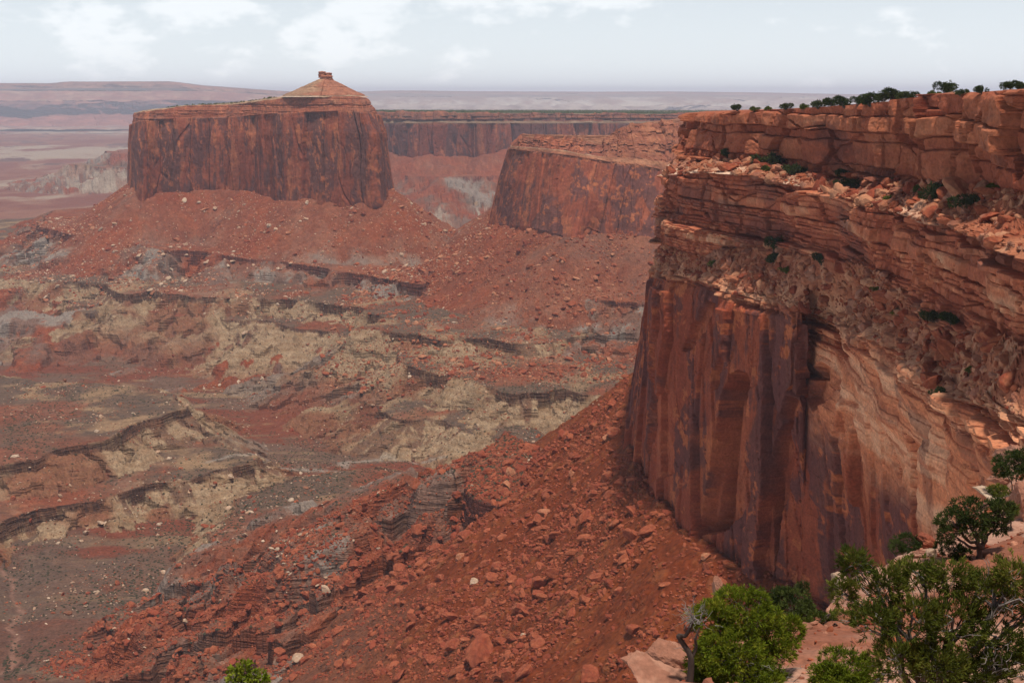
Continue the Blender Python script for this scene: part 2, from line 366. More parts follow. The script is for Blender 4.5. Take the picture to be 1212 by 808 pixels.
def terrain(x, y, detail=True):
    x = np.asarray(x, f32); y = np.asarray(y, f32)
    shp = x.shape; x = x.ravel(); y = y.ravel()
    far = sst(2200, 3200, y)
    WB = worley(x / 15.0 + 0.4 * fbm2(x / 20, y / 20, 2, 28), y / 15.0, 23); WC = worley(x / 3.6, y / 3.6, 24)
    cov = sst(-0.45, 0.2, fbm2(x / 42, y / 42, 3, 25) + 0.12)
    blk = (WB[2] - 0.5) * 6.0 + (WC[2] - 0.5) * 0.7
    w1x = fbm2(x / 120, y / 120, 3, 11); w1y = fbm2(x / 120, y / 120, 3, 12)
    w2x = fbm2(x / 26, y / 26, 4, 13); w2y = fbm2(x / 26, y / 26, 4, 14)
    big = fbm2(x / 330, y / 330, 4, 15)
    med = fbm2(x / 46, y / 46, 4, 16)
    fine = fbm2(x / 9, y / 9, 4, 17, 0.6)
    gul = rdg2(x / 30, y / 30, 3, 18)
    gul2 = rdg2(x / 12, y / 12, 3, 19)
    z = ZF - 12 * far + 7 * big + 1.6 * med + 0.35 * fine - 0.004 * np.clip(y - 900, 0, 1200)
    z = z - 5 * np.exp(-(linedist(WASH, x, y) / 12) ** 2)
    zbase = z.copy()
    kind = np.full(x.shape, -1, np.int16)
    rel = np.zeros(x.shape, f32)           # height below that landform's top
    dout = np.zeros(x.shape, f32); finc = np.zeros(x.shape, f32)
    for i, p in enumerate(PRIMS):
        pl = np.asarray(p['poly'], f32)
        R = 520
        m = (x > pl[:, 0].min() - R) & (x < pl[:, 0].max() + R) & (y > pl[:, 1].min() - R) & (y < pl[:, 1].max() + R)
        if not m.any(): continue
        xm, ym = x[m], y[m]
        w = p['warp'] * (1.35 if p['cap'] > 0 else 1.0)
        d, arc = sdf_arc(pl, xm + w * (26 * w1x[m] + 7.5 * w2x[m]), ym + w * (26 * w1y[m] + 7.5 * w2y[m]))
        if p['cap'] > 0: d = d + blk[m] * (0.8 if p['kind'] < 3 else 2.0)
        di = np.maximum(-d, 0); do = np.maximum(d, 0)
        aw = arc + 5 * w2x[m]
        fin = rdg2(aw / 17 + i * 31, do / 70 + 0.3 * w1x[m], 3, 26) - 0.5; fin2 = rdg2(aw / 6.5 + i * 13, do / 34, 2, 27) - 0.5
        g = p['gully'] * (fin * 1.5 + fin2 * 0.6 + (gul[m] - 0.5) * 0.5) * sst(4, 34, do)
        dd = np.maximum(do - p['capw'] + g, 0)
        A = p['conc']
        ztop = (p['ztop'] + ((2.5 if i == 0 else 14 if i == 3 else 6) * w1y[m] + 2.0 * w2y[m] if p['kind'] == 0 else 0)) if p['tilt'] is None else p['ztop'] + np.clip(p['tilt'][1] * (xm - p['tilt'][0]), -8, 16)
        fr = np.clip(do / p['capw'], 0, 1) * 3; fi = np.floor(fr)
        stair = np.where(fi >= 3, 1.0, (np.array([0, .42, .75, 1])[np.clip(fi, 0, 3).astype(int)] * (1 - sst(0.0, 0.35, fr - fi)) + np.array([.42, .75, 1, 1])[np.clip(fi, 0, 3).astype(int)] * sst(0.0, 0.35, fr - fi)))
        zz = ztop - p['cap'] * (0.06 + 1.0 * cov[m]) * (0.45 + 1.0 * WB[3][m]) * stair - A * (1 - np.exp(-p['slope'] * dd / A))
        if i == 0: zz = zz - 20 * np.exp(-((xm - 2) ** 2 / 34.0 ** 2 + (ym - 622) ** 2 / 27.0 ** 2))
        if p['cap'] > 0:
            zz = zz + p['inner'] * np.minimum(di, 400) + (0.8 * med[m] + 0.25 * fine[m]) * sst(0, 10, di)
            # the cap's edge is broken in blocks
            zz = zz - 2.2 * sst(0.25, 0.9, fine[m]) * (di < 3) * (do < 1)
        cur = z[m]
        up = zz > cur
        z[m] = np.where(up, zz, cur)
        km = kind[m]; km[up] = p['kind'] + 10 * i; kind[m] = km
        rm = rel[m]; rm[up] = (ztop - zz)[up]; rel[m] = rm
        dm = dout[m]; dm[up] = d[up]; dout[m] = dm
        fm_ = finc[m]; fm_[up] = (fin + 0.6 * fin2)[up]; finc[m] = fm_
    kk = np.where(kind < 0, -1, kind % 10)
    ii = np.where(kind < 0, -1, kind // 10)
    steep = (kk >= 0) & (dout > 0)
    # rubble relief
    rub = np.where(kk == 0, 1.0, np.where(steep, 0.5, 0.12)).astype(f32) * (1 - 0.8 * far)
    F1, F2, R1, R2, _, _ = worley(x / 6.5, y / 6.5, 21)
    z = z + rub * 1.25 * (sst(0.62, 1.0, R1)) * sst(0.5, 0.2, F1)
    F1b, _, R1b, R2b, _, _ = worley(x / 2.6, y / 2.6, 22)
    z = z + rub * 0.6 * sst(0.4, 1.0, R1b) * sst(0.55, 0.2, F1b)
    z = z + rub * (0.6 * fine + 0.7 * med) + np.where(steep & (kk >= 1), 1.5, 0.0) * (1 - far) * fbm2(x / 6.5, y / 6.5, 4, 29, 0.65)
    # ---------------- colour (what the ground is made of)
    n1 = fbm2(x / 75, y / 75, 5, 31, 0.6); n2 = fbm2(x / 24, y / 24, 5, 32, 0.62); n3 = fbm2(x / 5, y / 5, 3, 33, 0.7)
    stre = fbm2(x / 160, y / 22, 4, 34)
    red = mix((0.235, 0.082, 0.042), (0.30, 0.118, 0.062), sst(-0.5, 0.6, n2 - 0.8 * finc))
    red = mix(red, (0.15, 0.058, 0.038), sst(0.1, 0.6, n1 - 1.2 * finc) * 0.8)
    red = mix(red, (0.40, 0.20, 0.13), sst(0.62, 1.0, R1) * sst(0.5, 0.25, F1) * 0.6)
    red = mix(red, (0.36, 0.17, 0.11), sst(0.5, 1.0, R1b) * sst(0.5, 0.2, F1b) * 0.5)
    grey = mix((0.195, 0.125, 0.098), (0.25, 0.165, 0.125), sst(-0.5, 0.6, n2))
    grey = mix(grey, (0.30, 0.25, 0.21), sst(0.3, 0.65, n1 + 0.5 * n2 + 0.7 * finc) * 0.7)
    grey = mix(grey, (0.225, 0.082, 0.052), sst(0.0, 0.55, -n1 + 0.5 * n2) * 0.8)
    grey = mix(grey, (0.36, 0.16, 0.10), sst(0.78, 1.0, R1) * sst(0.45, 0.25, F1) * 0.8)
    tan = mix((0.30, 0.205, 0.13), (0.385, 0.275, 0.18), sst(-0.5, 0.5, n2 + finc))
    tan = mix(tan, (0.165, 0.10, 0.072), sst(-0.05, 0.25, n1 * 0.8 + 0.45 * n2 - 1.5 * finc) * 0.88)
    tan = mix(tan, (0.20, 0.085, 0.056), sst(0.2, 0.5, fbm2(x / 95, y / 95, 4, 37, 0.6)) * 0.7)
    tan = mix(tan, (0.25, 0.15, 0.09), sst(0.2, 0.5, np.sin(z * 1.25 + 1.5 * n1)) * 0.35)
    bandz = fbm3(x / 22, y / 22, z / 1.4, 3, 39)
    capc = mix((0.105, 0.062, 0.046), (0.20, 0.115, 0.078), sst(-0.2, 0.4, bandz))
    capc = mix(capc, (0.30, 0.21, 0.14), sst(0.35, 0.6, bandz + 0.3 * n2) * 0.6)
    buff = mix((0.20, 0.132, 0.09), (0.32, 0.215, 0.135), sst(-0.3, 0.55, n2 + 0.4 * n1))
    scrubby = mix((0.125, 0.086, 0.064), (0.165, 0.108, 0.078), sst(-0.5, 0.5, n3))
    flo = mix((0.20, 0.085, 0.056), (0.165, 0.105, 0.078), sst(-0.35, 0.25, n1 + 0.5 * stre))
    flo = mix(flo, buff, sst(0.25, 0.6, stre + 0.35 * n2 - 0.2 * n1) * 0.75)
    flo = mix(flo, (0.135, 0.092, 0.072), sst(0.1, 0.5, big + 0.4 * n2) * 0.7)
    pale = mix((0.34, 0.255, 0.195), (0.43, 0.34, 0.265), sst(-0.4, 0.5, n2))
    pale = mix(pale, (0.3, 0.17, 0.12), sst(0.1, 0.5, n1 + 0.5 * n2) * 0.7)
    c = flo
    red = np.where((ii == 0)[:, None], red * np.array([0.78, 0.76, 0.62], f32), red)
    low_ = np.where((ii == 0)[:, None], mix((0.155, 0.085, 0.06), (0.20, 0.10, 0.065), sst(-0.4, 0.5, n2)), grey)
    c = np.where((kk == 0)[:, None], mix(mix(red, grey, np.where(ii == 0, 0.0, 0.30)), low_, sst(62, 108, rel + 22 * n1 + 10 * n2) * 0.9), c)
    top = (dout <= 0.2) & (kk >= 1)
    capz = (dout > -1.5) & (kk >= 1) & (dout < 2.6 + 4 * far)
    l1 = (kk == 1) & ~top
    c = np.where(l1[:, None], mix(grey, red, np.clip(0.25 + 0.9 * (-n1) + 0.35 * n2, 0, 1)), c)
    l2 = (kk == 2) & ~top
    c = np.where(l2[:, None], mix(tan, mix(grey, flo, 0.5), sst(22, 55, rel + 14 * n1) * 0.9), c)
    c = np.where(((kk == 3) & ~top)[:, None], pale, c)
    topc = np.where((kk == 1)[:, None], mix(red, grey, 0.3), mix(mix(scrubby, buff, sst(0.08, 0.5, n1 + 0.45 * n2)), mix(red, grey, 0.5), sst(0.0, 0.45, fbm2(x / 110, y / 110, 4, 38, 0.6)) * 0.85))
    c = np.where(top[:, None], topc, c)
    c = mix(c, np.where((kk == 1)[:, None], (0.13, 0.06, 0.047), capc), capz * (0.35 + 0.6 * cov))
    # far plain: banded reds, buffs and pale flats
    fb = fbm2(x / 900, y / 700, 4, 41); fb2 = fbm2(x / 260, y / 420, 4, 42) + 0.45 * fbm2(x / 70, y / 190, 4, 43, 0.65)
    plain = mix((0.22, 0.105, 0.078), (0.29, 0.165, 0.12), sst(-0.4, 0.4, fb2))
    plain = mix(plain, (0.40, 0.31, 0.235), sst(0.05, 0.45, 0.8 * fb + 0.4 * fb2 + 0.42 * sst(4300, 5000, y) * sst(7800, 6500, y) - 0.2) * 0.9)
    plain = mix(plain, (0.16, 0.095, 0.08), sst(0.45, 0.7, fb2 - 0.3 * fb))
    c = np.where((kk < 0)[:, None], mix(c, plain, far), c)
    # pale wash gravel
    c = mix(c, (0.31, 0.19, 0.145), np.exp(-((linedist(WASH, x + 7 * w2x, y + 7 * w2y)) / 2.2) ** 2) * 0.7 * (kk < 0))
    c = mix(c, (0.40, 0.33, 0.27), np.exp(-((linedist(WASH2, x + 9 * w2x, y + 9 * w2y)) / 3.2) ** 2) * 0.6)
    return z.reshape(shp), c.reshape(shp + (3,)), kk.reshape(shp)

QT = 1.12
def radii():
    r = [200.0]
    while r[-1] < 42000:
        v = r[-1]
        k = 1 / 60 if v < 330 else (1 / (700 * QT) if v < 2300 else (1 / 260 if v < 6000 else (1 / 110 if v < 16000 else 1 / 12)))
        r.append(v * (1 + k))
    return np.array(r)
RR = radii()
TH = np.radians(np.linspace(-29, 29, int(1150 * QT)))
GX = (RR[:, None] * np.sin(TH)[None, :]).astype(f32); GY = (RR[:, None] * np.cos(TH)[None, :]).astype(f32)
GZ, GC, GK = terrain(GX, GY)
MAT_GROUND = ground_material('canyon ground', [(7.0, 3, 0.5), (1.6, 4, 0.9)], bump=0.5, var=0.5, strata=(30.0, 2.3, 0.32))
ground = mesh_obj('canyon_floor', np.stack([GX, GY, GZ], -1), grid_faces(len(RR), len(TH), flip=True), MAT_GROUND, GC, smooth=False)
tag(ground, 'red and tan canyon floor with talus slopes and dark ledges', kind='structure')
print('terrain', GX.size, len(RR))
# ------------------------------------------------------------------ cliffs: lofted walls with bedding, joints and slabs as real relief
def catmull(P, u, closed=False):
    """P (N,3) -> points at parameters u in [0,N-1] (or [0,N) closed)"""
    N = len(P)
    i = np.floor(u).astype(int)
    if not closed: i = np.clip(i, 0, N - 2)
    t = (u - i)[:, None]
    def g(k): return P[k % N] if closed else P[np.clip(k, 0, N - 1)]
    p0, p1, p2, p3 = g(i - 1), g(i), g(i + 1), g(i + 2)
    return 0.5 * (2 * p1 + (p2 - p0) * t + (2 * p0 - 5 * p1 + 4 * p2 - p3) * t ** 2 + (3 * p1 - p0 - 3 * p2 + p3) * t ** 3)
def loft(rows, ns, nts, closed=False, ref=None, dens=None, soft=0.35):
    rows = [np.asarray(r, float) for r in rows]
    N = len(rows[0])
    ref = len(rows) // 2 if ref is None else ref
    uu = np.linspace(0, N if closed else N - 1, 2000, endpoint=not closed)
    c = catmull(rows[ref], uu, closed)
    seg = np.linalg.norm(np.diff(c, axis=0), axis=1)
    wgt = seg if dens is None else seg * np.interp(uu[:-1], np.arange(len(dens)), dens)
    cum = np.concatenate([[0], np.cumsum(wgt)])
    u = np.interp(np.linspace(0, cum[-1], ns, endpoint=not closed), cum, uu)
    R = np.stack([catmull(r, u, closed) for r in rows])
    out = [R[0:1]]; bt = [np.zeros(1)]
    for k in range(len(rows) - 1):
        t = (np.arange(1, nts[k] + 1) / nts[k])
        out.append(R[k][None] * (1 - t)[:, None, None] + R[k + 1][None] * t[:, None, None]); bt.append(k + t)
    P = np.concatenate(out); B = np.concatenate(bt)
    arc = np.concatenate([[0], np.cumsum(np.linalg.norm(np.diff(R[ref], axis=0), axis=1))])
    def normals(P):
        ds = (np.roll(P, -1, 1) - np.roll(P, 1, 1)) if closed else np.gradient(P, axis=1)
        dt = np.gradient(P, axis=0)
        n = np.cross(dt, ds)
        return n / (np.linalg.norm(n, axis=2, keepdims=True) + 1e-9)
    n = normals(P)
    for _ in range(int(soft * 40)):         # ease the normals round the edges so that relief does not tear
        n[1:-1] = n[:-2] + n[1:-1] * 2 + n[2:]
        if closed: n = np.roll(n, 1, 1) + 2 * n + np.roll(n, -1, 1)
        else: n[:, 1:-1] = n[:, :-2] + 2 * n[:, 1:-1] + n[:, 2:]
        n /= np.linalg.norm(n, axis=2, keepdims=True) + 1e-9
    return P, n, np.broadcast_to(arc[None, :], P.shape[:2]).astype(f32), np.broadcast_to(B[:, None], P.shape[:2]).astype(f32)
def bricks(s, z, seed, tmin, tmax, wmin, wmax, zlo=-420, zhi=160, edge=(0.35, 0.5)):
    """bedded rock: layers of random thickness cut by joints. -> layer random, block random, rounding 0..1 at block edges, layer index"""
    rng = np.random.RandomState(seed)
    th = rng.uniform(0, 1, 4000) ** 2 * (tmax - tmin) + tmin
    bz = zlo + np.concatenate([[0], np.cumsum(th)])
    i = np.clip(np.searchsorted(bz, z) - 1, 0, len(th) - 1)
    lt = z - bz[i]; ht = th[i]
    w = (wmin + (wmax - wmin) * rng.uniform(0, 1, 4000) ** 1.6)[i] * np.clip(ht / (0.5 * (tmin + tmax)), 0.6, 2.2)
    u = s / w + (rng.uniform(0, 1, 4000) * 77)[i]
    b = np.floor(u); fu = u - b
    # uneven joints
    jit = hsh(i, b, Z0, seed + 5) * 0.5
    b = np.where(fu < jit, b - 1, b)
    dl = np.where(fu < jit, fu + 1 - hsh(i, b, Z0, seed + 5) * 0.5, fu - jit)
    dr = np.where(fu < jit, jit - fu, 1 + hsh(i, b + 1, Z0, seed + 5) * 0.5 - fu)
    ds = np.minimum(dl, dr) * w
    dz = np.minimum(lt, ht - lt)
    rnd = sst(0, edge[0] * np.minimum(ht, 2.5), dz) * sst(0, edge[1] * np.minimum(ht, 2.5), ds)
    return hsh(i, Z0, Z0, seed + 6).astype(f32), hsh(i, b, Z0, seed + 7).astype(f32), rnd.astype(f32), i
def polymask(poly, px, py, soft):
    out = np.zeros(px.shape, f32)
    pl = np.asarray(poly, f32)
    m = (px > pl[:, 0].min() - 4) & (px < pl[:, 0].max() + 4) & (py > pl[:, 1].min() - 4) & (py < pl[:, 1].max() + 4)
    if m.any(): out[m] = sst(soft, -soft, sdf(pl, px[m].astype(f32), py[m].astype(f32)))
    return out
MAT_CLIFF = ground_material('bedded sandstone', [(3.2, 4, 0.55), (0.7, 4, 0.8)], bump=0.55, var=0.42)
MAT_CLIFF_FAR = ground_material('distant sandstone', [(14.0, 4, 0.6), (4.0, 3, 0.8)], bump=0.4, var=0.42)

def wingate_colour(s, z, P, seed, sc=1.0, amt=1.0, flk=1.0):
    """fresh red sandstone under dark desert varnish that runs down the face in streaks and flakes off in patches"""
    x, y = P[..., 0].astype(f32), P[..., 1].astype(f32)
    v = 1.0 if flk == 1 else 2.4                                       # far walls: longer streaks
    a = fbm2(s / (17 * sc), z / (30 * sc * v), 5, seed, 0.6)
    b = fbm2(s / (3.0 * sc), z / (13 * sc * v * 1.4), 4, seed + 1, 0.62)
    pch = fbm3(x / (19 * sc), y / (19 * sc), z / (22 * sc), 5, seed + 2, 0.62)
    fl = fbm2((s + 0.35 * z) / (6 * sc), (z - 0.25 * s) / (5.5 * sc * v), 5, seed + 3, 0.7)
    _, e2, t1, t2, _, _ = worley((s + 0.08 * z) / (13 * sc) + 0.08 * pch, z / (44 * sc * v * 0.7) + 0.1 * pch, seed + 4)
    c = mix((0.205, 0.070, 0.042), (0.275, 0.102, 0.058), sst(-0.5, 0.5, a + 0.5 * b))
    c = mix(c, (0.37, 0.155, 0.082), sst(0.55, 0.95, t1 + 0.35 * pch + 0.25 * b) * (0.6 if flk == 1 else 0.8))
    dark = sst(-0.10, 0.22, a * 0.7 + b * 0.4 + 0.5 * pch + 0.55 * (t2 - 0.45)) * amt
    dark = dark * (1 - 0.85 * sst(0.30, 0.42, fl + 0.2 * b))
    c = mix(c, (0.085, 0.043, 0.042), dark * 0.82)
    c = mix(c, (0.40, 0.17, 0.085), sst(0.5, 0.58, fl + 0.2 * b) * 0.6)
    return c
def kayenta_colour(s, z, P, lr, br, rnd, seed, pale=0.0):
    x, y = P[..., 0].astype(f32), P[..., 1].astype(f32)
    n = fbm3(x / 9, y / 9, z / 4, 4, seed, 0.6); n2 = fbm3(x / 30, y / 30, z / 12, 3, seed + 3)
    c = mix((0.27, 0.105, 0.066), (0.42, 0.195, 0.118), sst(0.2, 0.9, 0.5 * lr + 0.5 * br + 0.3 * n))
    c = mix(c, (0.48, 0.29, 0.19), sst(0.72, 1.05, 0.6 * lr + 0.4 * br + 0.3 * n + pale))
    c = mix(c, (0.11, 0.052, 0.046), sst(0.22, 0.66, n2 + 0.5 * n + 0.25 * (br - 0.5)) * 0.65)
    return c

# ---------------- near mesa: cliff across the gulf and the amphitheatre towards the camera
def row(pts): return np.array([at(*p) for p in pts])
NR = [
 # flat top behind the rim
 row([(1500, 118, 1300), (1500, 116, 900), (1450, 116, 760), (1400, 113, 680), (1400, 111, 620), (1400, 109, 580), (1400, 108.5, 560), (1400, 108, 540), (1400, 106, 500), (1420, 103, 470), (1440, 98, 440), (1480, 98, 400), (1560, 98, 360), (1700, 95, 300), (1850, 90, 250)]),
 # rim edge
 row([(862, 131, 1000), (836, 132, 640), (823, 134, 505), (836, 134, 465), (860, 133, 440), (895, 131, 420), (930, 129, 400), (965, 127, 375), (982.5, 125.5, 365), (1000, 124, 355), (1035, 122, 335), (1065, 117, 315), (1097, 112, 295), (1140, 111, 265), (1212, 107, 230), (1330, 104, 200), (1500, 100, 170)]),
 # foot of the upper cliff
 row([(852, 172, 1000), (815, 182, 640), (801, 192, 503), (818, 192, 464), (859, 192, 440), (893, 194, 418), (930, 201, 398), (963, 209, 374), (981.5, 212, 364), (1000, 215, 354), (1035, 218, 333), (1069, 219, 313), (1100, 217, 292), (1145, 222, 264), (1212, 228, 228), (1330, 250, 198), (1500, 290, 168)]),
 # edge of the first bench
 row([(832, 182, 1000), (800, 197, 640), (790, 208, 500), (806, 206, 446), (850, 204, 419), (885, 208, 400), (922, 217, 380), (954, 223, 354), (972, 227.5, 343), (990, 232, 332), (1025, 243, 311), (1061, 253, 290), (1097, 263, 269), (1140, 276, 241), (1212, 298, 205), (1330, 332, 175), (1500, 385, 145)]),
 # foot of the second cliff
 row([(822, 262, 1000), (792, 272, 640), (784, 288, 518), (798, 292, 452), (832, 303, 427), (880, 294, 408), (918, 291, 392), (954, 303, 364), (969.5, 306.5, 353), (985, 310, 342), (1022, 315, 320), (1049, 332, 298), (1088, 366, 274), (1130, 393, 242), (1212, 412, 202), (1330, 452, 172), (1500, 525, 142)]),
 # edge of the second bench (top of the great wall)
 row([(812, 292, 1000), (786, 302, 640), (778, 312, 525), (791, 324, 455), (828, 331, 424), (866, 348, 398), (905, 357, 376), (946, 367, 354), (952, 370, 360), (968, 374, 359), (1002, 384, 345), (1045, 401, 298), (1082, 427, 268), (1125, 461, 234), (1186, 493, 192), (1300, 545, 160), (1450, 630, 130)]),
 # brink: the prow drops at once, the amphitheatre rolls over as bare slickrock first
 row([(809, 302, 1000), (783, 314, 640), (771, 328, 524), (784, 342, 453), (820, 352, 422), (861, 368, 396), (901, 377, 374), (947, 388, 349), (952, 425, 358), (962, 446, 352), (990, 474, 326), (1040, 492, 290), (1088, 522, 254), (1138, 547, 224), (1190, 578, 180), (1290, 630, 150), (1430, 700, 120)]),
 # foot of the wall
 row([(792, 362, 1000), (766, 425, 650), (746, 548, 527), (772, 606, 466), (801, 648, 427), (835, 698, 399), (880, 724, 378), (940, 735, 366), (951, 742, 360), (968, 756, 355), (1005, 790, 345), (1045, 835, 305), (1085, 885, 265), (1130, 935, 240), (1190, 1010, 205), (1290, 1120, 170), (1420, 1300, 135)]),
]
NR[0] = np.concatenate([NR[0][:1] + [[60, 120, 0]], NR[0][:1], NR[0]])
NR.append(NR[-1] + np.array([0, 0, -40.0]) + 0.0)
dens = [0.25, 0.5, 1.5, 1.6, 1.6, 1.6, 1.6, 1.6, 1.3, 1.5, 1.5, 1.4, 1.3, 1.2, 1.0, 0.5, 0.3]
QN = 1.0
NB = [int(k * QN) for k in (26, 130, 90, 190, 95, 60, 400, 12)]
P, Nn, S, B = loft(NR, int(1150 * QN), NB, ref=5, dens=dens, soft=0.3)
x, y, z = [P[..., k].astype(f32) for k in range(3)]
px, py = pix(P)
sm1 = fbm3(x / 38, y / 38, z / 30, 3, 201); sm2 = fbm3(x / 9, y / 9, z / 7, 4, 202, 0.55); sm3 = fbm3(x / 2.2, y / 2.2, z / 1.6, 3, 203, 0.6)
rise = np.interp(S, [0, S.max()], [0, 0])
tz = z + 0.02 * x + 0.6 * sm1                                      # beds dip slightly
w1 = sst(0.9, 1.08, B) * sst(2.06, 1.9, B)                           # upper cliff
b1 = sst(1.95, 2.1, B) * sst(3.0, 2.9, B)                            # first bench
w2 = sst(2.92, 3.03, B) * sst(4.05, 3.95, B)                         # second cliff
b2 = sst(3.97, 4.05, B) * sst(5.0, 4.9, B)
br_ = sst(4.9, 5.02, B) * sst(6.1, 5.95, B)                          # roll-over
wg = sst(5.9, 6.08, B)
prow = sst(360, 352, S * 0 + y) * 0 + sst(972, 950, px)              # prow side against amphitheatre
wS = S + 4 * sm1 + 0.8 * sm2; wz = tz + 1.2 * sm1 + 0.25 * sm2
lr, bk, rn, li = bricks(wS, wz, 7, 1.2, 9.5, 3, 19, edge=(0.16, 0.2))
KF1, KF2, KG1, KG2, KVX, KVY = worley(wS / 13 + 0.1 * sm2, wz / 14, 223)
Kf1, KF2b, Kg1, Kg2, KvX, KvY = worley(wS / 5, wz / 3.2, 224)
lr2, bk2, rn2, li2 = bricks(S + 2 * sm1, tz + 0.15 * sm2, 8, 0.5, 3.4, 2.0, 10, edge=(0.2, 0.25))
big1 = fbm2(S / 22, z / 60, 3, 210)                                  # buttresses and bays along the wall
d = np.zeros_like(z)
kcr = sst(0.12, 0.0, KF2 - KF1) * sst(0.3, 0.6, KG2)
vj = sst(0.07, 0.0, KF2 - KF1) * sst(0.25, 0.5, KG2)
k1 = (lr - 0.5) * 3.4 + (bk - 0.5) * 1.7 - (1 - rn) * 0.7 + big1 * 3.8 + sm2 * 1.0 + sm3 * 0.35 + (KG1 - 0.5) * 4.2 + KVX * (KG2 - 0.5) * 3.2 - vj * 2.0
k2 = (lr2 - 0.5) * 1.7 + (bk2 - 0.5) * 1.0 - (1 - rn2) * 0.4 + (lr - 0.5) * 4.0 + (bk - 0.5) * 2.4 - (1 - rn) * 0.5 - vj * 1.6 + big1 * 2.6 + sm2 * 0.35 + sm3 * 0.15 + (KG1 - 0.5) * 1.6
rubble = np.abs(sm2) * 0.9 + sm3 * 0.55 + sm1 * 1.0
F1, F2, R1, R2, VX, VY = worley(x / 3.4 + sm2 * 0.3, y / 3.4, 220)
F1b = F1
_, _, q1, q2, qx_, qy_ = worley(x / 1.5, y / 1.5, 226)
rubble = rubble + (R1 - 0.4) * 1.0 + VX * (R2 - 0.5) * 2.2 + VY * (R1 - 0.5) * 1.6 + (q1 - 0.5) * 0.5 + qx_ * (q2 - 0.5) * 0.8
# great wall: big slabs between vertical joints, a few metres proud of each other
sz_ = S + 0.10 * z                                                  # joints lean a little
F1, F2, G1, G2, VX, VY = worley(sz_ / 13 + 0.10 * sm1, z / 95 + 0.07 * sm1, 221)
f1, f2, g1, g2, vx, vy = worley(sz_ / 5.0 + 0.05 * sm2, z / 30 + 0.05 * sm2, 222)
slab = (G1 - 0.5) * 6.4 + VX * (G2 - 0.5) * 2.2 + VY * (G1 - 0.5) * 2.0 - sst(0.05, 0.0, F2 - F1) * 1.6 + (g1 - 0.5) * 1.0 * sst(0.35, 0.5, g2) + vy * (g2 - 0.5) * 0.9 - sst(0.04, 0, f2 - f1) * 0.5 + sm2 * 0.14 + sm3 * 0.08 + big1 * 0.9
roll = sm1 * 2.0 + sm2 * 0.35 + (lr2 - 0.5) * 0.5 + (lr - 0.5) * 0.9 + np.abs(fbm3(x / 20, y / 20, z / 20, 2, 231)) * 3 - (1 - rn2) * 0.12
amph = slab * 0.6 + roll * 0.35
eb = sst(4.72, 4.95, B) * sst(5.62, 5.3, B + 0.25 * sm1) + 0.9 * sst(2.6, 2.9, B) * sst(3.05, 3.0, B)
d = eb * ((lr2 - 0.5) * 3.0 + (bk2 - 0.5) * 2.4 - (1 - rn2) * 0.8 + sm1 * 2.0 + (Kg1 - 0.5) * 1.6) + w1 * k1 + w2 * k2 + (b1 + b2) * rubble + br_ * (prow * slab * 0.5 + (1 - prow) * roll) + wg * (prow * slab + (1 - prow) * amph)
fresh = np.zeros_like(z)
RECESS = [([(845, 487), (849, 462), (855, 446), (866, 439), (876, 444), (883, 470), (886, 520), (882, 570), (870, 612), (856, 625), (838, 632), (822, 634), (828, 600), (836, 545)], -7.0),
          ([(845, 487), (851, 455), (856, 452), (850, 500), (843, 545), (838, 590), (832, 632), (820, 634), (826, 585), (836, 535)], -5.0),
          ([(928, 470), (936, 464), (943, 469), (938, 500), (931, 530), (925, 580), (916, 625), (910, 690), (898, 692), (900, 650), (905, 600), (908, 555), (914, 515)], -5.0),
          ([(787, 350), (784, 400), (778, 440), (772, 500), (767, 565), (771, 566), (777, 500), (782, 440), (787, 400), (791, 350)], -4.0),
          ([(832, 360), (839, 360), (824, 400), (812, 416), (806, 415), (818, 386)], -3.2),
          ([(852, 390), (856, 393), (847, 425), (841, 460), (835, 464), (841, 420)], -3.0),
          ([(960, 436), (975, 430), (992, 444), (1000, 456), (985, 470), (968, 486), (958, 470)], -4.5),
          ([(1010, 470), (1022, 480), (1000, 540), (985, 520)], -2.0),
          ([(878, 560), (886, 548), (893, 560), (889, 610), (880, 640)], -2.0),
          ([(776, 470), (790, 462), (795, 500), (794, 560), (776, 570)], -1.6)]
qx = px + 1.5 * sm2 + 0.8 * sm3; qy = py + 2.5 * sm2 + 1.2 * sm3
for poly, dep in RECESS:
    m = polymask(poly, qx, qy, 1.4) * sst(4.95, 5.05, B)
    d += m * dep; fresh = np.maximum(fresh, m * 0.8)
Nh = Nn.copy(); Nh[..., 2] = 0; Nh /= np.linalg.norm(Nh, axis=2, keepdims=True) + 1e-6
flatm = np.clip((b1 + b2) * (1 - np.clip(eb, 0, 1)) + sst(1.0, 0.9, B), 0, 1)[..., None]
dirn = Nh * (1 - flatm) + np.array([0, 0, 1.0]) * flatm
rollm = (br_ * (1 - prow))[..., None]
dirn = dirn * (1 - 0.6 * rollm) + Nn * 0.6 * rollm
Q = P + dirn * d[..., None]
zc = Q[..., 2].astype(f32)
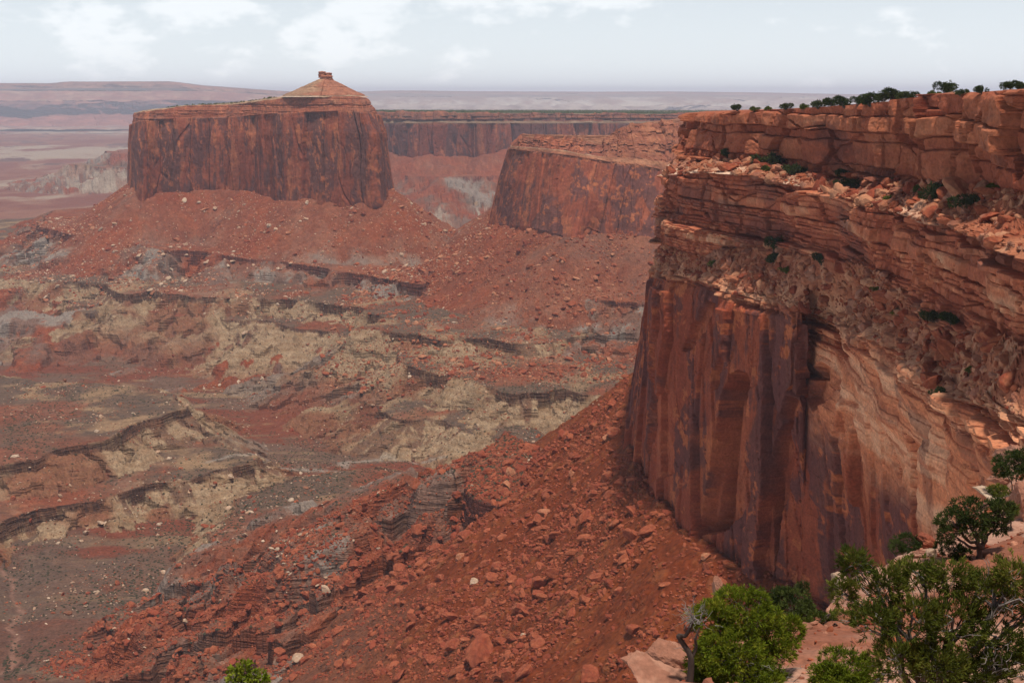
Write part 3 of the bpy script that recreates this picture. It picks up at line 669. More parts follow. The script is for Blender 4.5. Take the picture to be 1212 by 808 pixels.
# colours
ck1 = kayenta_colour(S, z, P, lr, bk, rn, 240, pale=-0.25)
ck1 = mix(ck1, (0.33, 0.135, 0.085), sst(1.22, 1.0, B + 0.1 * sm2) * 0.5) * 0.80
ck2 = kayenta_colour(S, z, P, 0.6 * lr2 + 0.4 * lr, bk2, rn2, 250, pale=0.08)
cw = wingate_colour(S, z, P, 260)
cw = mix(cw, mix((0.26, 0.092, 0.054), (0.34, 0.135, 0.075), sst(-0.4, 0.4, sm2)), fresh * 0.9)
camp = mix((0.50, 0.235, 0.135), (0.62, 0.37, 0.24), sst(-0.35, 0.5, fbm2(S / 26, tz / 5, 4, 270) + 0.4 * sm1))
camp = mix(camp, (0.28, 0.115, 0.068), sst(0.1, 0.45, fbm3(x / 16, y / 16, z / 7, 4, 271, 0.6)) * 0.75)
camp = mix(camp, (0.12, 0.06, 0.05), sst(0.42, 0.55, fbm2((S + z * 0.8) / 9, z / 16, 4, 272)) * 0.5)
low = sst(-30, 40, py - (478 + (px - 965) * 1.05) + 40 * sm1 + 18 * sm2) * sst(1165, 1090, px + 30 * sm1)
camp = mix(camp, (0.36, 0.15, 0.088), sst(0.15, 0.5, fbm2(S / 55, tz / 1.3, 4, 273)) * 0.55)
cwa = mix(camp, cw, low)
soil = mix((0.23, 0.098, 0.06), (0.31, 0.155, 0.098), sst(-0.4, 0.4, sm2 + 0.5 * sm3))
soil = mix(soil, (0.44, 0.28, 0.19), sst(0.7, 1, R1) * sst(0.5, 0.3, F1b) * 0.7)
edge1 = sst(2.55, 2.95, B + 0.12 * sm2) * sst(1150, 1050, px)
soil1 = mix(soil, (0.55, 0.40, 0.30), edge1 * sst(-0.3, 0.3, sm2) * 0.85)
edge2 = sst(4.55, 4.95, B + 0.2 * sm2)
soil2 = mix(soil, (0.46, 0.28, 0.185), edge2 * 0.7)
c = mix(ck1, (0.30, 0.125, 0.08), sst(1.0, 0.8, B))
c = np.where((B > 2)[..., None], soil1, c)
c = np.where((B > 3)[..., None], ck2, c)
c = np.where((B > 4)[..., None], soil2, c)
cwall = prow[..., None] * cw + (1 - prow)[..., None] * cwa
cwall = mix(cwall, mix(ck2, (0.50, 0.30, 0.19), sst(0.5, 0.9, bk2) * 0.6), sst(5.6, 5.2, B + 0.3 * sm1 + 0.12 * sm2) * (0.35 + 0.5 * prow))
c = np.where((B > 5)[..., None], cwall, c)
top_scrub = (B < 0.97) & (sm2 > 0.25)
c = np.where(top_scrub[..., None], (0.20, 0.12, 0.08), c)
near_mesa = mesh_obj('near_mesa', Q, grid_faces(*P.shape[:2]), MAT_CLIFF, c, smooth=False)
tag(near_mesa, 'ledgy red sandstone mesa on the right with a sheer varnished wall', kind='structure')
NEARP = Q; NEARB = B; NEARS = S
print('near mesa', P.shape)

# ---------------- butte
def wall_mesh(name, rows, ns, nts, closed, kay_band, win_band, seed, sc, mat, flute=1.0, flk=0, rimj=2.5, kayk=1.0, ref=1, dens=None, soft=0.3, scl=1.0, haze_col=1.0):
    P, N_, S, B = loft(rows, ns, nts, closed=closed, ref=ref, dens=dens, soft=soft)
    x, y, z = [P[..., k].astype(f32) for k in range(3)]
    if closed:                                                        # seam lies at the back
        pass
    sm1 = fbm3(x / (45 * sc), y / (45 * sc), z / (60 * sc), 3, seed); sm2 = fbm3(x / (12 * sc), y / (12 * sc), z / (10 * sc), 4, seed + 2, 0.55)
    kay = np.zeros_like(z)
    for a, b in kay_band: kay = np.maximum(kay, sst(a - 0.04, a + 0.04, B) * sst(b + 0.06, b - 0.06, B))
    win = sst(win_band[0] - 0.06, win_band[0] + 0.06, B)
    lr, bk, rn, li = bricks(S + 3 * sm1, z + 1.0 * sm1, seed + 3, 1.6 * sc, 7 * sc, 5 * sc, 26 * sc)
    F1, F2, G1, G2, VX, VY = worley(S / (24 * sc) + 0.12 * sm1, z / (230 * sc) + 0.1 * sm1, seed + 4)
    f1, f2, g1, g2, vx, vy = worley(S / (8 * sc) + z * 0.004, z / (85 * sc), seed + 5)
    bay = fbm2(S / (55 * sc), z / 400, 3, seed + 6)
    slab = flute * ((G1 - 0.5) * 9 + VX * (G2 - 0.5) * 4 - sst(0.07, 0, F2 - F1) * 3.0 + (g1 - 0.5) * 2.6 * sst(0.3, 0.5, g2) - sst(0.07, 0, f2 - f1) * 1.0) + sm2 * 0.6 + bay * 7
    kd = (lr - 0.5) * 3.4 + (bk - 0.5) * 3.0 - (1 - rn) * 1.6 + bay * 6 + sm2 * 0.8 + (G1 - 0.5) * 2.5
    flat = 1 - np.maximum(kay, win)
    rim_step = (np.round((G1 - 0.5) * 3) / 3 + 0.5 * (g1 - 0.5)) * sst(0.55, 1.0, B) * sst(2.15, 1.85, B) * rimj
    d = (win * slab * (1 - kay) + kay * kd * kayk + flat * sm2 * 1.2) * sc ** 0.5 * scl
    Nh_ = N_.copy(); Nh_[..., 2] *= flat; Nh_ /= np.linalg.norm(Nh_, axis=2, keepdims=True) + 1e-6
    Q = P + Nh_ * d[..., None]
    Q[..., 2] += rim_step - 0.45 * rimj * sst(0.55, 1.0, B) * sst(2.15, 1.85, B)
    cw = wingate_colour(S, z, P, seed + 10, sc=1.35 * sc, flk=flk)
    ck = kayenta_colour(S, z, P, lr, bk, rn, seed + 20, pale=-0.12)
    ctop = mix((0.27, 0.17, 0.11), (0.35, 0.24, 0.16), sst(-0.4, 0.4, sm2))
    ck = mix(ck, wingate_colour(S, z, P, seed + 30, sc=1.2 * sc, flk=flk), 0.55)
    c = mix(ctop, ck, sst(0.05, 0.3, kay)); c = mix(c, cw, win * (1 - kay))
    return P, Q, c, S, B, z, sm1, sm2, flat
zb = -152
bt_base = row([(154, 217, 2135), (163, 229, 1950), (190, 229, 1958), (216, 228, 1980), (273, 227, 2000), (332, 232, 1905), (391, 235, 1855), (428, 236, 1845), (453, 236, 1845)] + [(461, 230, 1960), (457, 222, 2090), (380, 215, 2170), (260, 212, 2260), (172, 213, 2265)])
bt_mid = row([(155, 170, 2135), (164, 166, 1956), (190, 166, 1964), (217, 164, 1987), (274, 162, 2007), (331, 158, 1912), (391, 158, 1862), (426, 158, 1852), (447, 158, 1853)] + [(451, 158, 1955), (448, 158, 2085), (380, 160, 2160), (260, 164, 2250), (172, 168, 2255)])
bt_up = row([(157, 147, 2130), (166, 143, 1965), (190, 142, 1972), (218, 140, 1995), (276, 138, 2015), (331, 134, 1920), (391, 132, 1870), (422, 132, 1862), (438, 134, 1866)] + [(442, 136, 1955), (442, 136, 2075), (380, 138, 2150), (260, 142, 2240), (172, 145, 2245)])
bt_rim = row([(160, 134, 2125), (170, 132, 1975), (190, 129, 1982), (222, 125, 2005), (279, 123, 2025), (332, 116, 1930), (391, 114, 1880), (420, 114, 1874), (431, 115, 1882)] + [(433, 116, 1955), (428, 117, 2065), (380, 117, 2140), (260, 123, 2230), (172, 131, 2235)])
ctr = np.stack([at(185, 130, 2110), at(185, 129, 2090), at(215, 127, 2095), at(240, 125, 2110), at(280, 122, 2120), at(330, 115, 2040), at(385, 113, 1990), at(400, 113, 1985), at(405, 113, 1985), at(405, 113, 1990), at(400, 113, 2000), at(370, 114, 2030), at(270, 122, 2130), at(190, 129, 2120)])
bt_in = bt_rim * 0.55 + ctr * 0.45
bt_in[:, 2] += 1.0
low_ = bt_base.copy(); low_[:, 2] -= 18
low_[:, :2] += (low_[:, :2] - low_[:, :2].mean(0)) * 0.01
rows_b = [ctr, bt_in, bt_rim, bt_up, bt_mid, bt_base, low_]
P, Q, c, S, B, z, sm1, sm2, flat = wall_mesh('butte', rows_b, 1150, [8, 26, 56, 50, 120, 10], True, [(2.02, 3.0)], (3.0, 5), 301, 1.0, MAT_CLIFF_FAR, flute=0.75, kayk=0.45, ref=4,
    dens=[1, 1.6, 1.8, 1.8, 1.8, 1.8, 1.8, 1.8, 1.6, 0.7, .4, .3, .3, .4])
butte = mesh_obj('butte', Q, grid_faces(*P.shape[:2], closed=True), MAT_CLIFF_FAR, c, smooth=False)
tag(butte, 'sheer walled red sandstone butte crowned by a small cone', kind='structure')
# cone with its knob on the butte's right end
cc = at(386, 113, 1965); R0 = 66.0
ang = np.linspace(0, 2 * np.pi, 260, endpoint=False); tt = np.linspace(0, 1, 90)
A_, T_ = np.meshgrid(ang, tt)
rad = R0 * (1 - 0.93 * T_) * (1 + 0.05 * np.sin(3 * A_ + 1)) + 3
rad = rad * np.where(np.cos(A_) < 0, 1.06, 0.88)
hz = -2.5 + T_ * 27
Xc, Yc = cc[0] + rad * np.cos(A_), cc[1] + rad * np.sin(A_) * 0.95
nz = fbm3(Xc / 6, Yc / 6, hz / 3, 4, 320); gl = rdg2(A_ * 9, T_ * 1.2, 2, 321)
bed = (bricks(A_ * 40, hz, 322, 1.2, 5, 4, 12)[0] - 0.5)
Xc += np.cos(A_) * (nz * 1.2 + gl * 1.4 + bed * 2); Yc += np.sin(A_) * (nz * 1.2 + gl * 1.4 + bed * 2)
ccol = mix((0.25, 0.155, 0.10), (0.32, 0.20, 0.13), sst(-0.4, 0.4, nz)); ccol = mix(ccol, (0.30, 0.125, 0.08), sst(-0.1, 0.4, np.cos(A_ + 0.3) + 0.5 * bed) * 0.7)
ccol = mix(ccol, (0.50, 0.38, 0.29), sst(0.10, 0.02, T_) * 0.7)
cone = mesh_obj('summit_cone', np.stack([Xc, Yc, cc[2] + hz], -1), grid_faces(90, 260, closed=True, flip=True), MAT_CLIFF_FAR, ccol, smooth=False, parent=butte)
for kx, kr, kh0, kh1, sd in ((0.5, 10.5, 17, 30.0, 1), (-5.0, 6.0, 26, 36.0, 2), (4.0, 6.5, 26, 34.0, 3)):
    a2 = np.linspace(0, 2 * np.pi, 48, endpoint=False); t2 = np.linspace(0, 1, 22)
    A2, T2 = np.meshgrid(a2, t2)
    r2 = kr * np.where(T2 > 0.85, np.sqrt(np.clip(1 - ((T2 - 0.85) / 0.15) ** 2, 0, 1)), 1 + 0.05 * np.sin(T2 * 14 + sd) - 0.2 * T2)
    h2 = kh0 + (kh1 - kh0) * T2
    n2_ = fbm3(np.cos(A2) * 2 + sd, np.sin(A2) * 2, h2 / 3, 3, 330 + sd)
    r2 = r2 * (1 + 0.16 * n2_)
    kc = mix((0.27, 0.105, 0.065), (0.36, 0.17, 0.10), sst(-0.4, 0.4, n2_))
    mesh_obj('summit_knob', np.stack([cc[0] + kx + r2 * np.cos(A2), cc[1] + r2 * np.sin(A2), cc[2] + h2], -1), grid_faces(22, 48, closed=True, flip=True), MAT_CLIFF_FAR, kc, smooth=False, parent=cone)

# ---------------- middle mesa
m_top = row([(800, 163, 2226), (790, 163, 2067), (785, 163, 2014), (790, 163, 1961), (800, 163, 1908), (800, 162, 1908), (800, 152, 1908), (810, 145, 1908), (830, 141, 1908), (870, 138, 1908), (960, 138, 2014)])
m_rim = row([(640, 163, 2046), (622, 160, 1760), (617, 158, 1698), (640, 159, 1662), (677, 158, 1638), (706, 165, 1638), (720, 156, 1632), (748, 143, 1638), (796, 140, 1654), (850, 140, 1696), (950, 140, 1749)])
m_kf = row([(632, 162, 2030), (616, 166, 1754), (612, 168, 1695), (637, 169, 1654), (670, 171, 1620), (704, 178, 1609), (719, 174, 1603), (752, 170, 1606), (796, 172, 1616), (850, 170, 1654), (950, 170, 1717)])
m_wt = row([(618, 172, 2019), (607, 175, 1751), (604, 177, 1691), (630, 179, 1643), (660, 182, 1595), (700, 188, 1569), (717, 192, 1564), (757, 196, 1569), (796, 203, 1579), (850, 205, 1622), (950, 205, 1696)])
m_mid = row([(610, 210, 2014), (596, 213, 1749), (593, 215, 1690), (621, 217, 1632), (653, 221, 1579), (690, 232, 1537), (711, 232, 1543), (751, 234, 1548), (792, 240, 1542), (850, 240, 1569), (950, 240, 1632)])
m_base = row([(600, 252, 2014), (586, 259, 1749), (583, 264, 1691), (612, 267, 1622), (645, 271, 1558), (678, 284, 1500), (705, 279, 1529), (745, 279, 1529), (788, 284, 1505), (850, 286, 1516), (950, 286, 1569)])
m_kf = m_kf * 0.3 + m_wt * 0.7 + np.array([0, 0, 2.0])
m_low = m_base.copy(); m_low[:, 2] -= 16
P, Q, c, S, B, z, sm1, sm2, flat = wall_mesh('middle_mesa', [m_top, m_rim, m_kf, m_wt, m_mid, m_base, m_low], 620, [30, 30, 26, 60, 70, 8], False, [(1.0, 2.0), (2.85, 3.02)], (3.0, 5), 341, 0.9, MAT_CLIFF_FAR, flute=0.6, flk=1, rimj=7.0, ref=3,
    dens=[0.3, 1.2, 1.6, 1.6, 1.6, 1.6, 1.6, 1.5, 1, .4, .3])
dome = sst(706, 722, pix(P)[0]) * (B < 3.02)
c = mix(c, mix((0.20, 0.086, 0.054), (0.31, 0.15, 0.09), sst(-0.3, 0.4, sm2)), np.maximum(np.maximum(dome, B < 1.02), (B > 2.3) * (B < 3.0)) * 0.8)
middle_mesa = mesh_obj('middle_mesa', Q, grid_faces(*P.shape[:2]), MAT_CLIFF_FAR, c, smooth=False)
tag(middle_mesa, 'dark red mesa with sloping sandstone domes behind the near wall', kind='structure')

# ---------------- back mesa across the next canyon
bl = BACK_LINE
k_top = row([(px, 130.6, 7500) for px, d in bl]); k_rim = row([(px, 133.0 + 0.006 * max(0, px - 440), d) for px, d in bl])
k_kf = row([(px, 143, d - 20) for px, d in bl]); k_wt = row([(px, 146, d - 45) for px, d in bl]); k_base = row([(px, 182, d - 55) for px, d in bl])
k_low = k_base.copy(); k_low[:, 2] -= 40
P, Q, c, S, B, z, sm1, sm2, flat = wall_mesh('back_mesa', [k_top, k_rim, k_kf, k_wt, k_base, k_low], 900, [40, 18, 8, 50, 6], False, [(1.0, 2.0)], (3.0, 5), 361, 2.2, MAT_CLIFF_FAR, ref=3, scl=1.6)
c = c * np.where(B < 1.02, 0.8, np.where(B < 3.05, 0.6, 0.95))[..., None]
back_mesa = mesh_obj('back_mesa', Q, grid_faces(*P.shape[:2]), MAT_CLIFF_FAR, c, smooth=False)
tag(back_mesa, 'long flat topped red mesa across the next canyon', kind='structure')
BACKP = k_rim

# ---------------- far mesas
def far_wall(name, label, prof, xs, seed, cols, ns, nts, relief):
    """prof(px) -> list of (py, d); cols per band"""
    rows_ = [row([(px, prof(px)[k][0], prof(px)[k][1]) for px in xs]) for k in range(len(prof(xs[0])))]
    P, N_, S, B = loft(rows_, ns, nts, ref=len(rows_) // 2, soft=0.1)
    x, y, z = [P[..., k].astype(f32) for k in range(3)]
    w = relief
    a = fbm2(S / (w * 7), B * 0.5, 4, seed); g = rdg2(S / (w * 1.6), B * 0.7, 4, seed + 1); n = fbm2(S / (w * 1.1), z / (w * 0.2), 5, seed + 2, 0.68)
    i = np.clip(np.floor(B - 1e-4).astype(int), 0, len(cols) - 1)
    rl = np.array([k[2] for k in cols])[i]
    Q = P.copy()
    Q[..., 1] += -(a * w * 2.0 + (g - 0.5) * w * 2.2) * rl
    Q[..., 2] += n * w * 0.06 * rl
    ca = np.array([k[0] for k in cols], f32)[i]; cb = np.array([k[1] for k in cols], f32)[i]
    t = sst(-0.35, 0.35, n * 0.7 + (g - 0.55))[..., None]
    c = ca * (1 - t) + cb * t
    o = mesh_obj(name, Q, grid_faces(*P.shape[:2]), MAT_CLIFF_FAR2, c, smooth=True)
    tag(o, label, kind='structure')
    return o
MAT_CLIFF_FAR2 = ground_material('far mesa rock', [(260.0, 4, 0.7), (60.0, 3, 0.8)], bump=0.15, var=0.4)
def pf(px):
    e = np.interp(px, [-400, 70, 80, 130, 140, 212, 226, 300, 345, 420], [99, 99, 97.2, 97.2, 97, 97, 100.5, 106, 109, 113])
    d = np.interp(px, [-400, 150, 345, 420], [15300, 16000, 17000, 18000])
    return [(e - 0.5, d + 5500), (e, d + 300), (e + 2.0, d + 200), (max(e + 6, 104), d + 150), (max(e + 5, 107), d - 200), (119, d - 900), (123, d - 960), (134, d - 1050), (149, d - 2300), (150.5, d - 2700), (152, d - 3600)]
far_wall('far_mesa', 'long hazy banded mesa far off on the left skyline', pf, list(range(-400, 421, 20)), 401,
         [((0.22, 0.13, 0.09), (0.16, 0.11, 0.08), 0), ((0.30, 0.15, 0.10), (0.20, 0.10, 0.07), .15), ((0.33, 0.19, 0.13), (0.24, 0.14, 0.10), .2), ((0.07, 0.055, 0.045), (0.11, 0.075, 0.055), .2),
          ((0.37, 0.23, 0.16), (0.26, 0.125, 0.09), .6), ((0.30, 0.15, 0.105), (0.15, 0.075, 0.06), 1.2), ((0.20, 0.085, 0.065), (0.07, 0.04, 0.04), 1.6), ((0.33, 0.15, 0.105), (0.25, 0.11, 0.08), 1.1), ((0.24, 0.14, 0.11), (0.31, 0.20, 0.15), 1), ((0.36, 0.26, 0.19), (0.29, 0.16, 0.12), 1)],
         800, [6, 4, 6, 4, 16, 8, 24, 30, 8, 24], 160)
def pf2(px):
    e = np.interp(px, [300, 430, 470, 560, 700, 790, 900, 1010, 1200, 1700], [109.5, 108.6, 107.3, 108.5, 109, 108.7, 109.8, 112, 114, 114])
    d = 25000
    return [(e - 0.3, d + 5500), (e, d + 800), (e + 1.6, d + 500), (e + 3, d), (114.5, d - 1800), (118, d - 3500), (124, d - 5500), (129, d - 6800), (146, d - 9500)]
far_wall('horizon_mesa', 'pale blue flat mesa and plain along the far horizon', pf2, list(range(280, 1701, 30)), 421,
         [((0.2, 0.13, 0.1), (0.2, 0.13, 0.1), 0), ((0.28, 0.15, 0.11), (0.2, 0.11, 0.08), .3), ((0.36, 0.24, 0.18), (0.26, 0.15, 0.11), .6), ((0.14, 0.10, 0.08), (0.22, 0.16, 0.12), .5), ((0.42, 0.33, 0.26), (0.26, 0.17, 0.13), 1.5),
          ((0.48, 0.4, 0.32), (0.30, 0.2, 0.15), 2), ((0.25, 0.17, 0.13), (0.42, 0.33, 0.26), 2), ((0.2, 0.14, 0.11), (0.3, 0.21, 0.17), 2)],
         700, [4, 4, 6, 10, 10, 14, 14, 14], 260)
# ------------------------------------------------------------------ the rim the camera stands on: pale ledges falling away to the right
FG_EDGE = [(-14, -8), (-9, 5), (-5.5, 13.5), (-1, 20.5)] + [tuple(at(px, 700, d)[:2]) for px, d in [(772, 27), (806, 31), (872, 36), (948, 42), (1000, 46.5), (1032, 50), (1092, 60), (1142, 66), (1176, 71), (1200, 79), (1240, 92), (1330, 112)]] + [(100, 110), (110, 40), (60, -10), (10, -14)]
ctl = [at(*p) for p in [(770, 806, 27), (806, 772, 31), (874, 742, 36), (948, 726, 42), (1000, 700, 46.5), (1030, 664, 50), (1090, 640, 60), (1140, 612, 66), (1178, 576, 71), (1203, 512, 79), (1250, 455, 92),
       (880, 800, 29.5), (945, 795, 29), (950, 762, 33), (1004, 742, 36), (1010, 800, 28), (1060, 720, 42), (1100, 690, 46), (1165, 662, 51), (1205, 640, 52), (1212, 600, 60), (1260, 560, 64), (1330, 560, 60), (1100, 830, 24), (1212, 800, 25), (1330, 740, 28), (1400, 640, 45)]]
ctl += [np.array(p, float) for p in [(0, 0, -1.75), (3, 4, -2.9), (0, 8, -4.7), (0, 12, -6.7), (-4, 13, -7.4), (4, 16, -8.8), (2, 21, -11.2), (10, 14, -7.4), (12, 20, -9.8), (20, 22, -9.5), (-8, 5, -3.6), (20, 10, -4.5), (35, 30, -9), (50, 60, -9), (80, 100, -8)]]
ctl = np.array(ctl)
def _tps(r2): return 0.5 * r2 * np.log(r2 + 1e-6)
_n = len(ctl)
_K = np.zeros((_n + 3, _n + 3))
_K[:_n, :_n] = _tps(((ctl[:, None, :2] - ctl[None, :, :2]) ** 2).sum(-1)) + np.eye(_n) * 8.0
_K[:_n, _n] = 1; _K[:_n, _n + 1:] = ctl[:, :2]; _K[_n, :_n] = 1; _K[_n + 1:, :_n] = ctl[:, :2].T
_W = np.linalg.solve(_K, np.concatenate([ctl[:, 2], np.zeros(3)]))
def ledge(x, y):
    x = np.asarray(x, f32); y = np.asarray(y, f32)
    z = np.full(x.shape, _W[_n]) + _W[_n + 1] * x + _W[_n + 2] * y
    for (cx, cy, _), w in zip(ctl, _W[:_n]):
        z = z + w * _tps((x - cx) ** 2 + (y - cy) ** 2)
    n1 = fbm2(x / 7, y / 7, 3, 501); n2 = fbm2(x / 1.6, y / 1.6, 4, 502, 0.55)
    # shallow steps: the sandstone comes off in sheets
    q = (z + 0.5 * n1) / 0.7; fq = q - np.floor(q)
    z2 = (np.floor(q) + sst(0.55, 1.0, fq)) * 0.7 - 0.5 * n1
    slab = sst(-0.2, 0.2, n1 + 0.15)
    w1_, w2_, wr_, wr2_, _, _ = worley(x / 3.3 + 0.25 * n2, y / 2.4 + 0.25 * n1, 505)
    z = z + (wr_ - 0.5) * 0.35 - 0.28 * sst(0.09, 0.0, w2_ - w1_) * sst(0.25, 0.5, wr2_)
    v1_, v2_, vr_, _, _, _ = worley(x / 0.7, y / 0.7, 506)
    z = z + 0.14 * sst(0.72, 1.0, vr_) * sst(0.5, 0.2, v1_) * (1 - slab * 0.5)
    z = z * (1 - 0.75 * slab) + z2 * 0.75 * slab + 0.10 * n2 * (1 - slab * 0.6)
    e = sdf(FG_EDGE, x + 0.9 * n1 + 0.5 * n2, y + 0.9 * fbm2(x / 6 + 9, y / 6, 3, 503) + 0.5 * n2)
    z = z - np.where(e > -0.5, 0.5 * np.clip(e + 0.5, 0, 1) + np.clip(e, 0, 40) * 4.5, 0)
    return np.maximum(z, -155), slab, n1, n2, e
rr = [2.0]
while rr[-1] < 125: rr.append(rr[-1] * (1 + 1 / 300))
rr = np.array(rr); tf = np.linspace(math.radians(-32), math.radians(50), 620)
FX = rr[:, None] * np.sin(tf); FY = rr[:, None] * np.cos(tf)
FZ, slab, n1, n2, fe = ledge(FX, FY)
fc = mix((0.31, 0.165, 0.115), (0.41, 0.25, 0.185), sst(-0.4, 0.5, n2 + 0.4 * n1))
fc = mix(fc, (0.25, 0.108, 0.068), (1 - slab) * 0.9)
fc = mix(fc, (0.24, 0.10, 0.065), sst(0.2, 2.5, fe) * 0.8)
MAT_LEDGE = ground_material('pale ledge sandstone', [(0.9, 4, 0.45), (0.16, 4, 0.7)], bump=0.35, var=0.4)
fm = (FZ > -154.5)
fgf = grid_faces(len(rr), len(tf), flip=True)
keep = fm.ravel()[fgf].any(1)
rim_ledge = mesh_obj('rim_ledge', np.stack([FX, FY, FZ], -1), fgf[keep], MAT_LEDGE, fc, smooth=True)
tag(rim_ledge, 'pale pink sandstone ledge in the foreground', kind='structure')
def ground_fg(x, y): return float(ledge(np.array([x], f32), np.array([y], f32))[0][0])

# ------------------------------------------------------------------ what the photograph's camera can see (for choosing which boulders to build one by one)
ZB = np.full((404, 606), 1e9, f32)
def splat(P):
    P = P.reshape(-1, 3); qx, qy = pix(P); dep = P[:, 1]
    i = (qx / 2).astype(int); j = (qy / 2).astype(int)
    m = (i >= 0) & (i < 606) & (j >= 0) & (j < 404) & (dep > 1)
    np.minimum.at(ZB, (j[m], i[m]), dep[m].astype(f32))
for A in (np.stack([GX, GY, GZ], -1), NEARP, np.stack([FX, FY, FZ], -1)[fm]): splat(A)
def visible(P, tol=0.02):
    qx, qy = pix(P); i = (qx / 2).astype(int); j = (qy / 2).astype(int)
    m = (i >= 2) & (i < 604) & (j >= 2) & (j < 402)
    ii_, jj_ = np.clip(i, 0, 605), np.clip(j, 0, 403)
    return m & (P[:, 1] < ZB[jj_, ii_] * (1 + tol) + 1.0)
# ------------------------------------------------------------------ plants
def leaf_material(name, c1, c2, c3):
    m = bpy.data.materials.new(name); m.use_nodes = True
    t = m.node_tree; t.nodes.clear()
    out = nd(t, 'ShaderNodeOutputMaterial')
    a_ = nd(t, 'ShaderNodeAttribute', attribute_name='rock_colour')
    sp = nd(t, 'ShaderNodeSeparateColor'); t.links.new(a_.outputs['Color'], sp.inputs[0])
    rmp = nd(t, 'ShaderNodeValToRGB')
    e = rmp.color_ramp.elements
    e[0].position, e[0].color = 0.05, (*c1, 1); e[1].position, e[1].color = 0.95, (*c3, 1)
    k = e.new(0.55); k.color = (*c2, 1)
    tc = nd(t, 'ShaderNodeTexCoord'); n = nd(t, 'ShaderNodeTexNoise'); n.inputs['Scale'].default_value = 2.2
    t.links.new(tc.outputs['Object'], n.inputs['Vector'])
    ma = nd(t, 'ShaderNodeMath', operation='MULTIPLY_ADD'); ma.inputs[1].default_value = 0.9; ma.inputs[2].default_value = -0.45
    t.links.new(n.outputs['Fac'], ma.inputs[0])
    ad = nd(t, 'ShaderNodeMath', operation='ADD'); t.links.new(sp.outputs[0], ad.inputs[0]); t.links.new(ma.outputs[0], ad.inputs[1])
    t.links.new(ad.outputs[0], rmp.inputs[0])
    df = nd(t, 'ShaderNodeBsdfDiffuse'); tr = nd(t, 'ShaderNodeBsdfTranslucent'); ms = nd(t, 'ShaderNodeMixShader'); ms.inputs[0].default_value = 0.3
    t.links.new(rmp.outputs[0], df.inputs['Color']); t.links.new(rmp.outputs[0], tr.inputs['Color'])
    t.links.new(df.outputs[0], ms.inputs[1]); t.links.new(tr.outputs[0], ms.inputs[2]); t.links.new(ms.outputs[0], out.inputs[0])
    return m
M_BRIGHT = leaf_material('bright juniper scale leaves', (0.060, 0.090, 0.010), (0.150, 0.190, 0.016), (0.28, 0.27, 0.030))
M_OLIVE = leaf_material('olive juniper scale leaves', (0.045, 0.060, 0.013), (0.105, 0.122, 0.020), (0.19, 0.185, 0.032))
M_PINE = leaf_material('dark pinyon needles', (0.026, 0.038, 0.012), (0.056, 0.074, 0.020), (0.10, 0.12, 0.03))
M_SPRIG = leaf_material('yellow green spring leaves', (0.09, 0.13, 0.012), (0.17, 0.22, 0.02), (0.27, 0.30, 0.035))
M_FARLEAF = leaf_material('dusty desert shrub leaves', (0.034, 0.045, 0.015), (0.062, 0.074, 0.024), (0.10, 0.108, 0.036))
def bark(name, c1, c2):
    m = bpy.data.materials.new(name); m.use_nodes = True
    t = m.node_tree; b = t.nodes['Principled BSDF']; b.inputs['Roughness'].default_value = 0.9; b.inputs['Specular IOR Level'].default_value = 0.1
    tc = nd(t, 'ShaderNodeTexCoord'); mp = nd(t, 'ShaderNodeMapping'); mp.inputs['Scale'].default_value = (30, 30, 6)
    n = nd(t, 'ShaderNodeTexNoise'); n.inputs['Scale'].default_value = 1.0; n.inputs['Detail'].default_value = 4
    t.links.new(tc.outputs['Object'], mp.inputs[0]); t.links.new(mp.outputs[0], n.inputs['Vector'])
    mx_ = nd(t, 'ShaderNodeMix', data_type='RGBA'); mx_.inputs['A'].default_value = (*c1, 1); mx_.inputs['B'].default_value = (*c2, 1)
    t.links.new(n.outputs['Fac'], mx_.inputs['Factor']); t.links.new(mx_.outputs['Result'], b.inputs['Base Color'])
    return m
M_BARK = bark('dark shaggy bark', (0.05, 0.035, 0.03), (0.12, 0.085, 0.07))
M_GREYBARK = bark('grey brown bark', (0.10, 0.08, 0.07), (0.20, 0.165, 0.145))
M_DEAD = bark('silver dead wood', (0.16, 0.135, 0.12), (0.32, 0.28, 0.255))

class Tubes:
    def __init__(s): s.v = []; s.f = []; s.n = 0
    def add(s, pts, r0, r1, k=6):
        pts = np.asarray(pts, float); n = len(pts)
        if n < 2: return
        tg = np.gradient(pts, axis=0); tg /= np.linalg.norm(tg, axis=1, keepdims=True) + 1e-9
        up = np.array([0.31, 0.2, 0.93]); a = np.cross(tg, up); a /= np.linalg.norm(a, axis=1, keepdims=True) + 1e-9; b = np.cross(tg, a)
        ang = np.arange(k) / k * 2 * np.pi
        r = (r0 + (r1 - r0) * np.linspace(0, 1, n))[:, None, None]
        ring = pts[:, None] + r * (a[:, None] * np.cos(ang)[None, :, None] + b[:, None] * np.sin(ang)[None, :, None])
        s.v.append(ring.reshape(-1, 3)); s.f.append(grid_faces(n, k, closed=True) + s.n); s.n += n * k
    def build(s, name, mat, parent): return mesh_obj(name, np.concatenate(s.v), np.concatenate(s.f), mat, smooth=True, parent=parent)
def wander(rng, a, b, n, amp, sag=0.0):
    a, b = np.asarray(a, float), np.asarray(b, float)
    t = np.linspace(0, 1, n)[:, None]
    L = np.linalg.norm(b - a)
    w = rng.normal(0, 1, (n, 3)); w = np.cumsum(w, 0); w -= t * w[-1] + (1 - t) * w[0]
    w /= max(1e-6, np.abs(w).max())
    p = a * (1 - t) + b * t + w * amp * L
    p[:, 2] += sag * L * np.sin(np.pi * t[:, 0])
    return p
